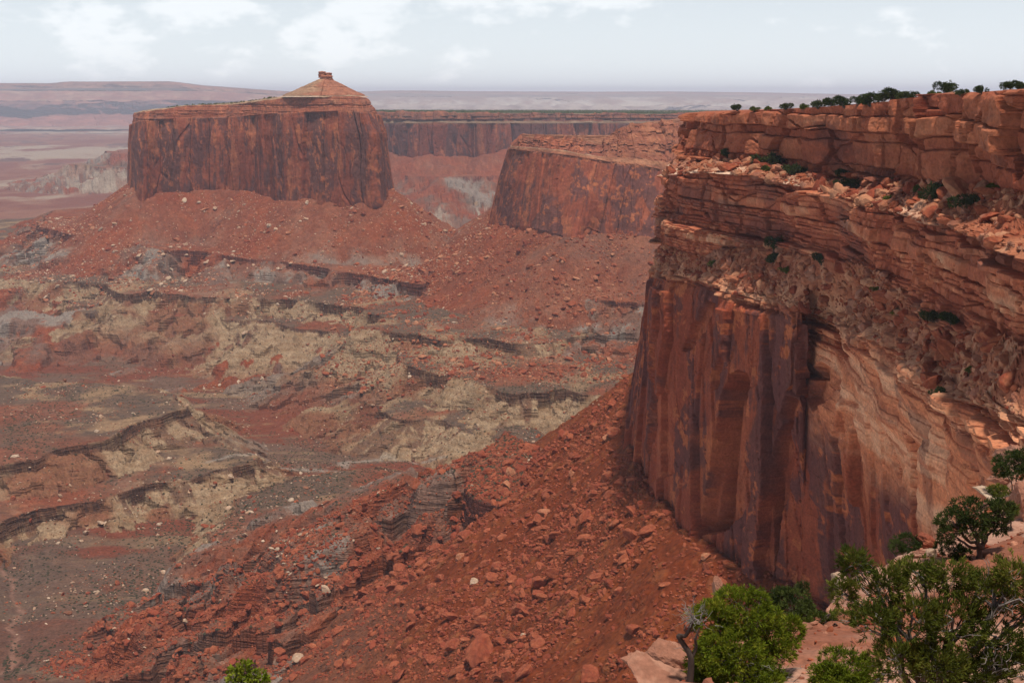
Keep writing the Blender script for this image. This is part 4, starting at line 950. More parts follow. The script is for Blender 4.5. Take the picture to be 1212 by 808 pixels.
def blades(rng, cen, nrm, n_per, length, width, spread, tone, jt=0.12):
    """leaf sprays: narrow triangles-and-quads round each tuft centre, leaning along the tuft's own direction"""
    M = len(cen) * n_per
    c = np.repeat(cen, n_per, 0); nn = np.repeat(nrm, n_per, 0)
    d = rng.normal(0, 1, (M, 3)); d /= np.linalg.norm(d, axis=1, keepdims=True)
    d = d * spread + nn; d /= np.linalg.norm(d, axis=1, keepdims=True) + 1e-9
    L = np.repeat(length, n_per) * rng.uniform(0.3, 1.0, M) ** 0.7 * 1.45
    W = width * rng.uniform(0.7, 1.3, M)
    st = c + d * (L * rng.uniform(-0.1, 0.35, M))[:, None] + rng.normal(0, 0.14, (M, 3)) * L[:, None]
    sd = np.cross(d, rng.normal(0, 1, (M, 3))); sd /= np.linalg.norm(sd, axis=1, keepdims=True) + 1e-9
    en = st + d * L[:, None]; mid = st + d * (L * 0.55)[:, None]
    v = np.stack([st, mid + sd * W[:, None], en, mid - sd * W[:, None]], 1).reshape(-1, 3)
    f = np.arange(M * 4, dtype=np.int32).reshape(-1, 4)
    tn = np.repeat(np.repeat(tone, n_per) + rng.normal(0, jt, M), 4)
    col = np.zeros((M * 4, 3), f32); col[:, 0] = np.clip(tn, 0.02, 0.98)
    return v, f, col
def lobed_crown(rng, lobes, dens, L, up=0.35, fill=0.45):
    """tuft centres in a set of uneven lobes (cx,cy,cz,rx,ry,rz); thinner inside, with holes"""
    C = []; Nn_ = []; T = []; K = []
    for k, (cx, cy, cz, rx, ry, rz) in enumerate(lobes):
        n = int(dens * (rx * ry + rx * rz + ry * rz) * 4.2)
        d = rng.normal(0, 1, (n, 3)); d /= np.linalg.norm(d, axis=1, keepdims=True)
        rad = 1 - fill * rng.uniform(0, 1, n) ** 1.8
        lump = 1 + 0.22 * fbm3(d[:, 0] * 1.9 + k, d[:, 1] * 1.9, d[:, 2] * 1.9, 3, 611 + k)
        p = d * (rad * lump)[:, None] * np.array([rx, ry, rz])
        hole = fbm3(p[:, 0] / (3.2 * max(L, 0.12)) + 5 * k, p[:, 1] / (3.2 * L), p[:, 2] / (3.2 * L), 2, 631) > -0.28
        p = p[hole]; dd = d[hole]
        C.append(p + [cx, cy, cz]); nn = dd + [0, 0, up]; Nn_.append(nn / np.linalg.norm(nn, axis=1, keepdims=True))
        T.append(0.5 + rng.normal(0, 0.10) + rng.normal(0, 0.13, len(p))); K.append(np.full(len(p), k))
    return np.concatenate(C), np.concatenate(Nn_), np.concatenate(T), np.concatenate(K)
def make_tree(name, label, cat, loc, lobes, leaf, barkm, seed, dens, L, W, n_per, trunk_r, base=(0, 0, 0), dead=(), limbs_vis=0.5, spread=0.85, stems=1, group=None, up=0.35, fill=0.45, twig=0.3):
    rng = np.random.RandomState(seed)
    root = bpy.data.objects.new(name, None); COL.objects.link(root); root.location = loc
    tag(root, label, cat, group)
    C, N_, T, K = lobed_crown(rng, lobes, dens, L, up, fill)
    v, f, col = blades(rng, C, N_, n_per, np.full(len(C), L), W, spread, T)
    mesh_obj('crown', v, f, leaf, col, smooth=False, parent=root)
    tb = Tubes(); tw = Tubes()
    lob = np.array(lobes, float); cm = lob[:, :3].mean(0)
    fork = np.array(base, float) * 0.55 + cm * 0.45; fork[2] = max(fork[2] * 0.8, base[2] + 0.25)
    for s_ in range(stems):
        fk = fork + rng.normal(0, 0.12, 3) * (s_ > 0) * np.array([3, 3, 1])
        tb.add(wander(rng, np.array(base) + [0, 0, -0.35], fk, 9, 0.10), trunk_r, trunk_r * 0.62, 8)
        for k, l in enumerate(lob):
            if stems > 1 and k % stems != s_: continue
            end = l[:3] + rng.normal(0, 0.15, 3) * l[3:6]
            b = wander(rng, fk, end, 10, 0.09, -0.04)
            tb.add(b, trunk_r * 0.55, trunk_r * 0.16, 6)
            idx = np.where(K == k)[0]
            for q in rng.choice(idx, min(len(idx), int(6 + len(idx) * twig * 0.12)), replace=False):
                j = rng.randint(4, 10)
                w_ = wander(rng, b[j], C[q], 7, 0.10)
                (tw if rng.rand() < limbs_vis else tb).add(w_, trunk_r * 0.13, max(0.004, trunk_r * 0.035), 4)
    tb.build('trunk', barkm, root)
    for dl in dead:
        for q in range(dl[3]):
            a = np.array(dl[0]); e = np.array(dl[1]) + rng.normal(0, dl[2], 3)
            w_ = wander(rng, a, e, 8, 0.14)
            tw.add(w_, trunk_r * 0.16, 0.005, 4)
            for _ in range(4):
                j = rng.randint(3, 8); tip = w_[j] + rng.normal(0, dl[2] * 0.45, 3) + (e - a) * 0.12
                tw.add(wander(rng, w_[j], tip, 5, 0.12), 0.009, 0.003, 3)
    if len(tw.v) > 12: tw.build('dead_branches', M_DEAD, root)
    return root
def fgloc(px, py, d):
    p = at(px, py, d); return (p[0], p[1], ground_fg(p[0], p[1]))
def lobes_px(loc, d, pts):
    """lobes given by where they stand in the world: (px, py, dd, r_across, r_up) with pixel radii turned to metres at that distance"""
    out = []
    for (px, py, dd, rx, rz) in pts:
        p = at(px, py, d + dd) - np.array(loc); k = (d + dd) / FOC / 0.95
        out.append((p[0], p[1], p[2], rx * k, rx * k * 0.95, rz * k))
    return out
# the bright juniper on the drop-off
d_ = 29.0; L0 = fgloc(880, 815, d_); L0 = (L0[0], L0[1], float(at(880, 850, d_)[2]))
make_tree('juniper_tree', 'bright yellow green juniper with a rounded crown at the edge of the pale ledge', 'tree', L0,
          lobes_px(L0, d_, [(878, 722, 0.2, 36, 26), (845, 735, -0.3, 28, 24), (905, 745, 0.3, 30, 26), (862, 768, -0.5, 40, 26), (915, 768, 0.1, 28, 24), (838, 785, -0.3, 28, 24), (880, 800, -0.6, 44, 26), (936, 745, 0.3, 15, 15), (832, 815, -0.3, 30, 22), (905, 812, 0, 30, 20)]),
          M_BRIGHT, M_BARK, 71, 95, 0.105, 0.0115, 18, 0.12, dead=[((-0.9, -0.1, 1.5), (-1.15, 0, 2.0), 0.20, 9), ((0.2, -0.5, 1.2), (0.35, -0.6, 1.5), 0.14, 7), ((0.8, -0.2, 0.9), (1.25, -0.2, 1.1), 0.16, 6), ((0.0, -0.5, 1.7), (0.1, -0.7, 1.95), 0.12, 5)], limbs_vis=0.55)
# the dark snag stem beside it, part of a twisted juniper
SL = fgloc(816, 800, 28.2)
snag = bpy.data.objects.new('dead_juniper', None); COL.objects.link(snag); snag.location = SL
tag(snag, 'twisted dark bare juniper stem leaning left of the bright juniper', 'dead tree')
rg = np.random.RandomState(5); tb = Tubes()
def lp(px, py, d): return at(px, py, d) - np.array(SL)
m1 = np.array([lp(816, 812, 28.2), lp(818, 790, 28.2), lp(817, 775, 28.2), lp(809, 762, 28.25), lp(803, 752, 28.2), lp(811, 752, 28.2), lp(817, 742, 28.1), lp(821, 730, 28.1)])
tb.add(catmull(m1, np.linspace(0, 7, 36)), 0.085, 0.035, 8)
m2 = np.array([lp(818, 780, 28.2), lp(824, 766, 28.2), lp(823, 756, 28.1), lp(828, 742, 28.1)])
tb.add(catmull(m2, np.linspace(0, 3, 16)), 0.05, 0.02, 6)
tb.build('trunk', M_BARK, snag)
tb = Tubes()
for k in range(26):
    a = lp(820 + rg.uniform(-3, 8), 733 + rg.uniform(-4, 6), 28.1); e = lp(rg.uniform(806, 838), rg.uniform(712, 740), 28.1 + rg.uniform(-.5, .5))
    w_ = wander(rg, a, e, 8, 0.15); tb.add(w_, 0.012, 0.004, 4)
    for q in range(2): tb.add(wander(rg, w_[rg.randint(3, 7)], e + rg.normal(0, 0.12, 3), 5, 0.12), 0.007, 0.003, 3)
tb.build('dead_branches', M_DEAD, snag)
# the large open juniper on the right
d_ = 21.0; L1 = np.array(at(1110, 880, d_)); L1[2] = ground_fg(L1[0], L1[1]); L1 = tuple(L1)
make_tree('juniper_tree', 'large open olive green juniper with grey twigs in the bottom right corner', 'tree', L1,
          lobes_px(L1, d_, [(1012, 668, 0.4, 20, 22), (998, 700, 0.2, 16, 20), (1048, 690, 0.2, 26, 22), (1085, 678, 0.3, 28, 16), (1125, 682, 0, 30, 20), (1165, 700, 0, 32, 22), (1200, 680, -0.1, 26, 22), (1035, 735, -0.2, 26, 24), (1080, 730, -0.3, 34, 26), (1130, 735, -0.4, 36, 28), (1180, 750, -0.3, 36, 28),
           (1060, 780, -0.5, 30, 24), (1110, 785, -0.6, 36, 26), (1160, 795, -0.5, 36, 26), (1205, 795, -0.4, 30, 28), (1230, 720, 0, 30, 30), (1250, 780, 0, 40, 30)]),
          M_OLIVE, M_GREYBARK, 72, 135, 0.085, 0.0085, 17, 0.13, stems=3, limbs_vis=0.75, spread=0.7, fill=0.7, twig=0.22, up=0.6,
          dead=[((0.75, -0.2, 2.3), (0.95, -0.2, 2.75), 0.22, 10), ((-0.9, 0, 1.8), (-1.3, 0, 2.2), 0.25, 6), ((-0.5, -0.4, 1.0), (-0.4, -0.6, 1.35), 0.2, 8), ((0.6, -0.5, 1.2), (0.5, -0.7, 1.6), 0.2, 8), ((-1.0, -0.1, 1.1), (-1.25, -0.2, 1.0), 0.2, 5)])
# dark pinyon standing on the ledge behind
d_ = 50.5; L2 = fgloc(1164, 662, d_)
make_tree('pinyon_pine', 'dark pinyon pine with a bare leaning trunk below the right hand boulders', 'tree', L2,
          lobes_px(L2, d_, [(1152, 604, 0, 26, 13), (1130, 618, -.2, 20, 13), (1178, 607, 0.2, 22, 13), (1186, 600, 0.1, 12, 8), (1150, 625, -0.4, 16, 10), (1122, 632, 0, 12, 9), (1180, 622, .3, 14, 8)]),
          M_PINE, M_BARK, 73, 34, 0.15, 0.018, 16, 0.16, limbs_vis=0.05, fill=0.5)
SH = [
 ('shrub', 'dark green rounded shrub just behind the bright juniper', 'shrub', (938, 735, 40), [(938, 714, 0, 22, 18), (926, 706, 0.2, 14, 10), (952, 722, 0, 14, 12)], M_PINE, 11, 0.15),
 ('shrub', 'low flat olive shrub on the ledge between the two junipers', 'shrub', (985, 745, 37), [(975, 738, 0, 22, 10), (998, 732, 0.2, 20, 9), (955, 742, 0, 12, 7)], M_OLIVE, 12, 0.14),
 ('shrub', 'small bright green juniper bush in front of the pale slab at the bottom edge', 'shrub', (1000, 830, 27), [(1000, 790, 0, 32, 22), (978, 802, -0.2, 22, 18), (1022, 800, 0.1, 22, 20), (1000, 812, -0.3, 36, 18)], M_BRIGHT, 13, 0.13),
 ('shrub', 'dark bush beside the pale boulder under the varnished wall', 'shrub', (1075, 655, 56), [(1075, 642, 0, 16, 10), (1062, 646, 0, 9, 7), (1086, 645, 0.2, 9, 8)], M_PINE, 14, 0.18),
 ('shrub', 'dark green bush among boulders on the right edge', 'shrub', (1200, 568, 66), [(1197, 550, 0, 20, 14), (1212, 545, 0, 16, 14), (1184, 556, 0, 10, 7)], M_PINE, 15, 0.20),
 ('shrub', 'small low green shrub on the ledge above the dark pinyon', 'shrub', (1182, 588, 62), [(1182, 580, 0, 12, 5), (1176, 582, 0, 6, 4)], M_OLIVE, 16, 0.17),
 ('shrub', 'small green shrub right of the pinyon trunk', 'shrub', (1197, 612, 56), [(1197, 604, 0, 7, 7), (1200, 600, 0, 5, 6)], M_OLIVE, 17, 0.16),
 ('shrub', 'dark low shrub at the foot of the pinyon', 'shrub', (1128, 664, 51), [(1124, 650, 0, 16, 9), (1140, 655, 0, 10, 7)], M_PINE, 18, 0.18),
 ('shrub', 'small grey green shrub where the wall meets the ledge', 'shrub', (950, 706, 44), [(950, 695, 0, 7, 6), (945, 698, 0, 5, 4)], M_FARLEAF, 19, 0.13)]
for nm, lab, cat, lc, lbs, mat, sd, Lf in SH:
    lo = fgloc(*lc)
    pm = at(*lc); lo = (lo[0], lo[1], max(lo[2], pm[2] - 0.6) if lc[1] < 800 else lo[2])
    print(nm, lab[:30], 'ground', round(ground_fg(lo[0], lo[1]), 1), 'pix', round(pm[2], 1))
    lo = (lo[0], lo[1], ground_fg(lo[0], lo[1]))
    dz = lo[2] - pm[2]
    lb = [(a, b, c_ + (dz if True else 0), r1, r2, r3) for a, b, c_, r1, r2, r3 in [(q[0], q[1], q[2] + lo[2] - pm[2] + 0.0, q[3], q[4], q[5]) for q in lobes_px(lo, lc[2], lbs)]] if abs(dz) < 0 else lobes_px(lo, lc[2], lbs)
    make_tree(nm, lab, cat, lo, lb, mat, M_BARK, sd, 75 / (Lf / 0.15) ** 2, Lf * 0.72, Lf * 0.085, 17, 0.05, stems=2, limbs_vis=0.0, fill=0.5)
# the leafy sprig poking up at the bottom edge
d_ = 12.2; pm = at(292, 840, d_); L3 = (pm[0], pm[1], ground_fg(pm[0], pm[1]))
make_tree('leafy_shrub', 'bright yellow green leafy shrub tip at the bottom edge left of centre', 'shrub', L3,
          lobes_px(L3, d_, [(278, 798, 0, 10, 9), (290, 792, 0.05, 8, 12), (302, 800, 0, 10, 9), (284, 812, 0, 18, 10), (312, 806, 0.1, 8, 7), (296, 822, 0, 22, 12)]),
          M_SPRIG, M_GREYBARK, 74, 330, 0.04, 0.011, 9, 0.02, stems=3, limbs_vis=0.0, spread=0.9, fill=0.8, up=0.7)

# shrubs and small trees on the near mesa: a few kinds, then copies
def proto(name, seed, mat, h, w, tall=False):
    rng = np.random.RandomState(seed)
    lb = []
    for k in range(9):
        a = rng.uniform(0, 6.28); r = rng.uniform(0.15, 0.95) * w
        lb.append((r * math.cos(a), r * math.sin(a), h * rng.uniform(0.45 if tall else 0.35, 0.72), w * rng.uniform(0.2, 0.48), w * rng.uniform(0.2, 0.48), h * rng.uniform(0.15, 0.34)))
    C, N_, T, K = lobed_crown(rng, lb, 9, 0.3, 0.3, 0.5)
    v, f, col = blades(rng, C, N_, 7, np.full(len(C), 0.34), 0.075, 0.9, T)
    root = bpy.data.objects.new(name, None); COL.objects.link(root)
    mesh_obj('crown', v, f, mat, col, smooth=False, parent=root)
    tb = Tubes()
    for l in lb: tb.add(wander(rng, (0, 0, -0.4), l[:3], 6, 0.1), 0.10, 0.03, 5)
    tb.build('trunk', M_BARK, root)
    return root
PROTOS = [proto('juniper_shrub', 81, M_PINE, 2.6, 1.9), proto('juniper_shrub', 82, M_FARLEAF, 2.2, 2.2), proto('juniper_tree', 83, M_PINE, 3.6, 2.4, True), proto('juniper_shrub', 84, M_OLIVE, 1.7, 1.7)]
_used = set()
def dup(k, loc, s, rz, label, cat, group, wide=1.2):
    p = PROTOS[k]
    if k not in _used: r = p; _used.add(k); kids = []
    else:
        r = p.copy(); COL.objects.link(r); kids = list(p.children)
    for ch in kids:
        c_ = ch.copy(); COL.objects.link(c_); c_.parent = r
    r.location = loc; r.rotation_euler = (0, 0, rz); r.scale = (s * wide, s * wide, s)
    tag(r, label, cat, group)
    return r
_np = NEARP.reshape(-1, 3); _nx, _ny = pix(_np); _nB = NEARB.reshape(-1)
def on_mesa(px, py, lo, hi):
    m = (np.abs(_nx - px) < 6) & (np.abs(_ny - py) < 5) & (_nB > lo) & (_nB < hi)
    if not m.any():
        m = (np.abs(_nx - px) < 25) & (np.abs(_ny - py) < 25) & (_nB > lo) & (_nB < hi)
    if not m.any(): return None
    k = np.where(m)[0]; j = k[np.argmin((_nx[k] - px) ** 2 + (_ny[k] - py) ** 2)]
    return _np[j]
rg = random.Random(3)
RIM = [  # px, px height, kind, label
 (873, 131, 10, 2, 'lone small juniper standing apart at the left end of the near mesa rim'),
 (893, 131, 6, 3, 'small bush on the rim right of the lone juniper'), (910, 131, 6, 3, 'low bush on the rim between the lone juniper and the long row'), (930, 129, 8, 1, 'low dark bush starting the row along the mesa rim'),
 (968, 127, 10, 1, None), (985, 126, 11, 0, None), (1000, 126, 14, 0, None), (1016, 125, 13, 2, None), (1030, 124, 16, 0, None), (1046, 122, 15, 2, None), (1062, 120, 18, 0, None), (1074, 118, 12, 1, None),
 (1120, 113, 19, 2, 'tallest round juniper against the sky on the right part of the mesa rim'), (1106, 114, 8, 3, 'small bush left of the tallest rim juniper'), (1137, 112, 8, 1, 'small bush right of the tallest rim juniper'),
 (1163, 110, 10, 0, 'wide low juniper on the rim left of the right edge pair'), (1188, 107, 13, 2, 'taller juniper of the pair at the right end of the rim'), (1206, 106, 12, 0, 'juniper at the far right end of the mesa rim'), (1188, 122, 9, 3, 'shrub growing in a crack below the right end of the rim'),
 (950, 129, 7, 3, None), (1090, 117, 6, 3, None)]
for px, py, hp, k, lab in RIM:
    q = on_mesa(px, py, 0.3, 1.08)
    if q is None: continue
    h0 = [2.6, 2.2, 3.6, 1.7][k]
    dup(k, q + np.array([0, 0, -0.15]), hp * q[1] / FOC / h0 * 0.88, rg.uniform(0, 6.28), lab or 'dark juniper in the row of bushes along the middle of the mesa rim', 'tree' if k == 2 else 'shrub', 'junipers in a row along the near mesa rim' if lab is None else None)
LEDGE = [
 (866, 186, 9, 0, 1.9, 3, 'green bush at the foot of the upper cliff near the left end of the mesa'), (911, 196, 13, 1, 1.9, 3, 'dark bush on the first bench under the rim row'), (908, 203, 6, 3, 1.9, 3, 'small bush below the dark bush on the first bench'),
 (945, 207, 11, 1, 1.9, 3, 'wide bush at the edge of the first bench above the pale ledges'), (1002, 212, 10, 0, 1.9, 3, 'bush against the upper cliff beside a leaning block'), (1002, 222, 9, 1, 1.9, 3, 'bush on the first bench below the leaning block'),
 (1050, 221, 9, 0, 1.9, 3, 'round bush at the cliff foot right of the leaning block'), (1103, 238, 17, 0, 1.9, 3, 'largest bush on the sloping first bench'), (1146, 246, 14, 1, 1.9, 3, 'spreading bush on the sloping bench near its boulders'),
 (1086, 227, 7, 3, 1.9, 3, 'small bush left of the largest bench bush'), (1052, 238, 6, 3, 1.9, 3, 'little shrub low on the first bench rubble'), (1176, 225, 7, 3, 1.9, 3, 'little shrub high on the right of the first bench'),
 (918, 299, 16, 2, 3.9, 5, 'tall narrow bush at the foot of the second cliff'), (913, 310, 10, 0, 3.9, 5, 'bush just below the tall narrow bush'), (972, 312, 10, 0, 3.9, 5, 'round bush at the second cliff foot right of the tall narrow one'), (843, 315, 6, 3, 3.9, 5, 'small shrub on the left end of the second bench'),
 (932, 322, 6, 3, 3.9, 5, 'small low shrub in the rubble of the second bench'), (1040, 345, 6, 3, 3.9, 5, 'small shrub above the slickrock bowl'), (1106, 380, 11, 1, 3.9, 5, 'shrub under the deep second cliff at right'), (1128, 384, 12, 0, 3.9, 5, 'dark shrub against the base of the right hand second cliff'), (1063, 372, 7, 3, 3.9, 5, 'small shrub in blocks above the pale bowl'),
 (1107, 468, 9, 0, 4.3, 5.6, 'round dark shrub alone on the bare pale slickrock'), (1150, 440, 6, 3, 3.9, 5.4, 'tiny shrub above the pale slickrock patch')]
for px, py, hp, k, lo, hi, lab in LEDGE:
    q = on_mesa(px, py, lo, hi)
    if q is None: continue
    h0 = [2.6, 2.2, 3.6, 1.7][k]
    dup(k, q + np.array([0, 0, -0.15]), hp * q[1] / FOC / h0 * 1.2, rg.uniform(0, 6.28), lab, 'shrub', None)
for k, p in enumerate(PROTOS):
    if k not in _used:
        for ch in list(p.children): bpy.data.objects.remove(ch)
        bpy.data.objects.remove(p)
# low scrub dotted over the flats, trees speckled on the far rims: too many to count
def blobs(name, P_, R_, mat, seed, label, squash=0.75):
    rng = np.random.RandomState(seed)
    n = len(P_)
    base = np.array([(0, 0, 1), (1, 0, 0.1), (0.3, .95, 0.05), (-.8, .6, 0.1), (-.8, -.6, 0.05), (0.3, -.95, 0.1)], float)
    fa = np.array([(0, 1, 2), (0, 2, 3), (0, 3, 4), (0, 4, 5), (0, 5, 1)])
    ang = rng.uniform(0, 6.28, n); ca, sa = np.cos(ang), np.sin(ang)
    v = base[None] * rng.uniform(0.7, 1.35, (n, 6, 1))
    v = np.stack([v[..., 0] * ca[:, None] - v[..., 1] * sa[:, None], v[..., 0] * sa[:, None] + v[..., 1] * ca[:, None], v[..., 2] * squash], -1) * np.asarray(R_)[:, None, None] + P_[:, None]
    f = (fa[None] + 6 * np.arange(n)[:, None, None]).reshape(-1, 3)
    col = np.zeros((n, 6, 3), f32); col[..., 0] = np.clip(rng.uniform(0.2, 0.8, n), 0, 1)[:, None]
    o = mesh_obj(name, v.reshape(-1, 3), f, mat, col, smooth=False)
    tag(o, label, kind='stuff'); return o
rng = np.random.RandomState(9)
n = 130000
r_ = np.exp(rng.uniform(math.log(620), math.log(2300), n)); th = rng.uniform(math.radians(-25), math.radians(24), n)
sx, sy = r_ * np.sin(th), r_ * np.cos(th)
sz, _, sk = terrain(sx, sy)
dz1 = np.abs(terrain(sx + 3, sy)[0] - sz) + np.abs(terrain(sx, sy + 3)[0] - sz)
pat = fbm2(sx / 60, sy / 60, 4, 71)
ok = (dz1 < 1.5) & (sk != 0) & (pat > -0.15 + 0.5 * rng.uniform(-1, 1, n)) & (rng.uniform(0, 1, n) < np.clip((900 / r_) ** 2 + 0.15, 0, 0.8))
Psc = np.stack([sx, sy, sz - 0.1], -1)[ok]
Psc = Psc[visible(Psc)]
M_SCRUB = leaf_material('grey green blackbrush', (0.045, 0.040, 0.026), (0.068, 0.060, 0.036), (0.10, 0.09, 0.055))
blobs('desert_scrub', Psc, rng.uniform(0.5, 1.2, len(Psc)), M_SCRUB, 91, 'low grey green scrub dotted over the canyon flats')
bpts = []
for _ in range(9000):
    px = rng.uniform(385, 880); dd = np.interp(px, [b[0] for b in BACK_LINE], [b[1] for b in BACK_LINE]) + 15 + 3000 * rng.uniform(0, 1) ** 2.2
    zr = at(px, 133.0 + 0.006 * max(0, px - 440), dd)[2]
    p = at(px, 131.5, dd); z0_ = at(px, 133.0 + 0.006 * max(0, px - 440), np.interp(px, [b[0] for b in BACK_LINE], [b[1] for b in BACK_LINE]))[2]
    z7 = at(px, 130.6, 7500)[2]
    f_ = (dd - np.interp(px, [b[0] for b in BACK_LINE], [b[1] for b in BACK_LINE])) / (7500 - np.interp(px, [b[0] for b in BACK_LINE], [b[1] for b in BACK_LINE]))
    bpts.append((p[0], dd, z0_ + (z7 - z0_) * f_))
blobs('rim_woodland', np.array(bpts), rng.uniform(2.5, 6.0, len(bpts)), M_FARLEAF, 92, 'speckled juniper woodland along the back mesa rim', 0.9)
tb_ = []
for _ in range(150):
    px = rng.uniform(186, 330); t_ = rng.uniform(0.0, 1) ** 1.5
    a = catmull(bt_rim, np.array([np.interp(px, [160, 170, 190, 222, 279, 332], [0, 1, 2, 3, 4, 5])]))[0]; b = catmull(ctr, np.array([np.interp(px, [160, 170, 190, 222, 279, 332], [0, 1, 2, 3, 4, 5])]))[0]
    tb_.append(a + (b - a) * (0.12 + 0.8 * t_) + [0, 0, 0.8])
blobs('summit_scrub', np.array(tb_), rng.uniform(0.9, 2.3, len(tb_)), M_FARLEAF, 93, 'dark scrub speckled over the flat summit of the butte', 0.9)
# ------------------------------------------------------------------ boulders: single ones where they show, the rest as one field of rubble
def ico(sub):
    t = (1 + 5 ** 0.5) / 2
    v = np.array([(-1, t, 0), (1, t, 0), (-1, -t, 0), (1, -t, 0), (0, -1, t), (0, 1, t), (0, -1, -t), (0, 1, -t), (t, 0, -1), (t, 0, 1), (-t, 0, -1), (-t, 0, 1)], float)
    f = np.array([(0, 11, 5), (0, 5, 1), (0, 1, 7), (0, 7, 10), (0, 10, 11), (1, 5, 9), (5, 11, 4), (11, 10, 2), (10, 7, 6), (7, 1, 8), (3, 9, 4), (3, 4, 2), (3, 2, 6), (3, 6, 8), (3, 8, 9), (4, 9, 5), (2, 4, 11), (6, 2, 10), (8, 6, 7), (9, 8, 1)])
    v /= np.linalg.norm(v, axis=1, keepdims=True)
    for _ in range(sub):
        cache = {}; v = list(v); nf = []
        def mid(a, b):
            k = (min(a, b), max(a, b))
            if k not in cache:
                m = (np.array(v[a]) + np.array(v[b])) / 2; cache[k] = len(v); v.append(m / np.linalg.norm(m))
            return cache[k]
        for a, b, c in f:
            ab, bc, ca = mid(a, b), mid(b, c), mid(c, a)
            nf += [(a, ab, ca), (b, bc, ab), (c, ca, bc), (ab, bc, ca)]
        f = np.array(nf); v = np.array(v)
    return np.array(v), np.array(f)
def rock(seed, sub=3, planes=11, flat=0.7):
    rng = np.random.RandomState(seed)
    v, f = ico(sub)
    for _ in range(planes):
        n_ = rng.normal(0, 1, 3); n_ /= np.linalg.norm(n_); h = rng.uniform(0.5, 0.85)
        dd = v @ n_; m = dd > h
        v[m] -= np.outer(dd[m] - h, n_)
    v *= np.array([rng.uniform(0.85, 1.25), rng.uniform(0.7, 1.0), flat * rng.uniform(0.8, 1.15)])
    v += 0.05 * np.stack([fbm3(v[:, 0] * 3 + k, v[:, 1] * 3, v[:, 2] * 3, 3, seed + k) for k in range(3)], -1)
    v[:, 2] += 0.12 * np.sin(v[:, 2] * 14) * 0.12
    return v, f
MAT_ROCK = ground_material('fallen sandstone', [(0.9, 4, 0.5), (0.2, 4, 0.8)], bump=0.3, var=0.4)
ROCKC = {'rust': [(0.30, 0.125, 0.075), (0.24, 0.088, 0.055), (0.36, 0.165, 0.10)], 'pale': [(0.50, 0.37, 0.27), (0.44, 0.30, 0.21)], 'brown': [(0.20, 0.105, 0.072), (0.27, 0.15, 0.10)], 'buff': [(0.43, 0.245, 0.16), (0.36, 0.18, 0.115)], 'pink': [(0.37, 0.21, 0.15), (0.32, 0.165, 0.115)]}
ROCKM = {}
for cn_, cl in ROCKC.items():
    for i_ in range(4):
        v, f = rock(700 + i_ * 13 + len(cn_), flat=[0.62, 0.8, 0.5, 0.7][i_])
        nn = fbm3(v[:, 0] * 2, v[:, 1] * 2, v[:, 2] * 5, 3, 777 + i_)
        cc_ = mix(cl[i_ % len(cl)], np.array(cl[(i_ + 1) % len(cl)]), sst(-0.4, 0.5, nn))
        o = mesh_obj('boulder_shape', v, f, MAT_ROCK, cc_, smooth=False)
        ROCKM[cn_, i_] = o.data
        bpy.data.objects.remove(o)
def boulder(P_, r, colr, k, label, group=None, sq=(1, 1, 1), tilt=0.35, rng=np.random.RandomState(4), sink=0.3, name='boulder'):
    o = bpy.data.objects.new(name, ROCKM[colr, k]); COL.objects.link(o)
    o.location = (P_[0], P_[1], P_[2] + r * (0.55 - sink)); o.scale = (r * sq[0], r * sq[1], r * sq[2])
    o.rotation_euler = (rng.normal(0, tilt), rng.normal(0, tilt), rng.uniform(0, 6.28))
    return tag(o, label, 'boulder', group)
def ground_at(px, py):
    """where the photograph's ray through this pixel meets the ground"""
    dd = np.linspace(330, 2200, 4000)
    u, v = (px - 606.0) / FOC, (404.0 - py) / FOC; q = CP + v * SP
    X = dd * u / q; Zr = dd * (v * CP - SP) / q
    zt = terrain(X.astype(f32), dd.astype(f32))[0]
    k = np.argmax(zt > Zr)
    return np.array([X[k], dd[k], zt[k]])
rng = np.random.RandomState(17)
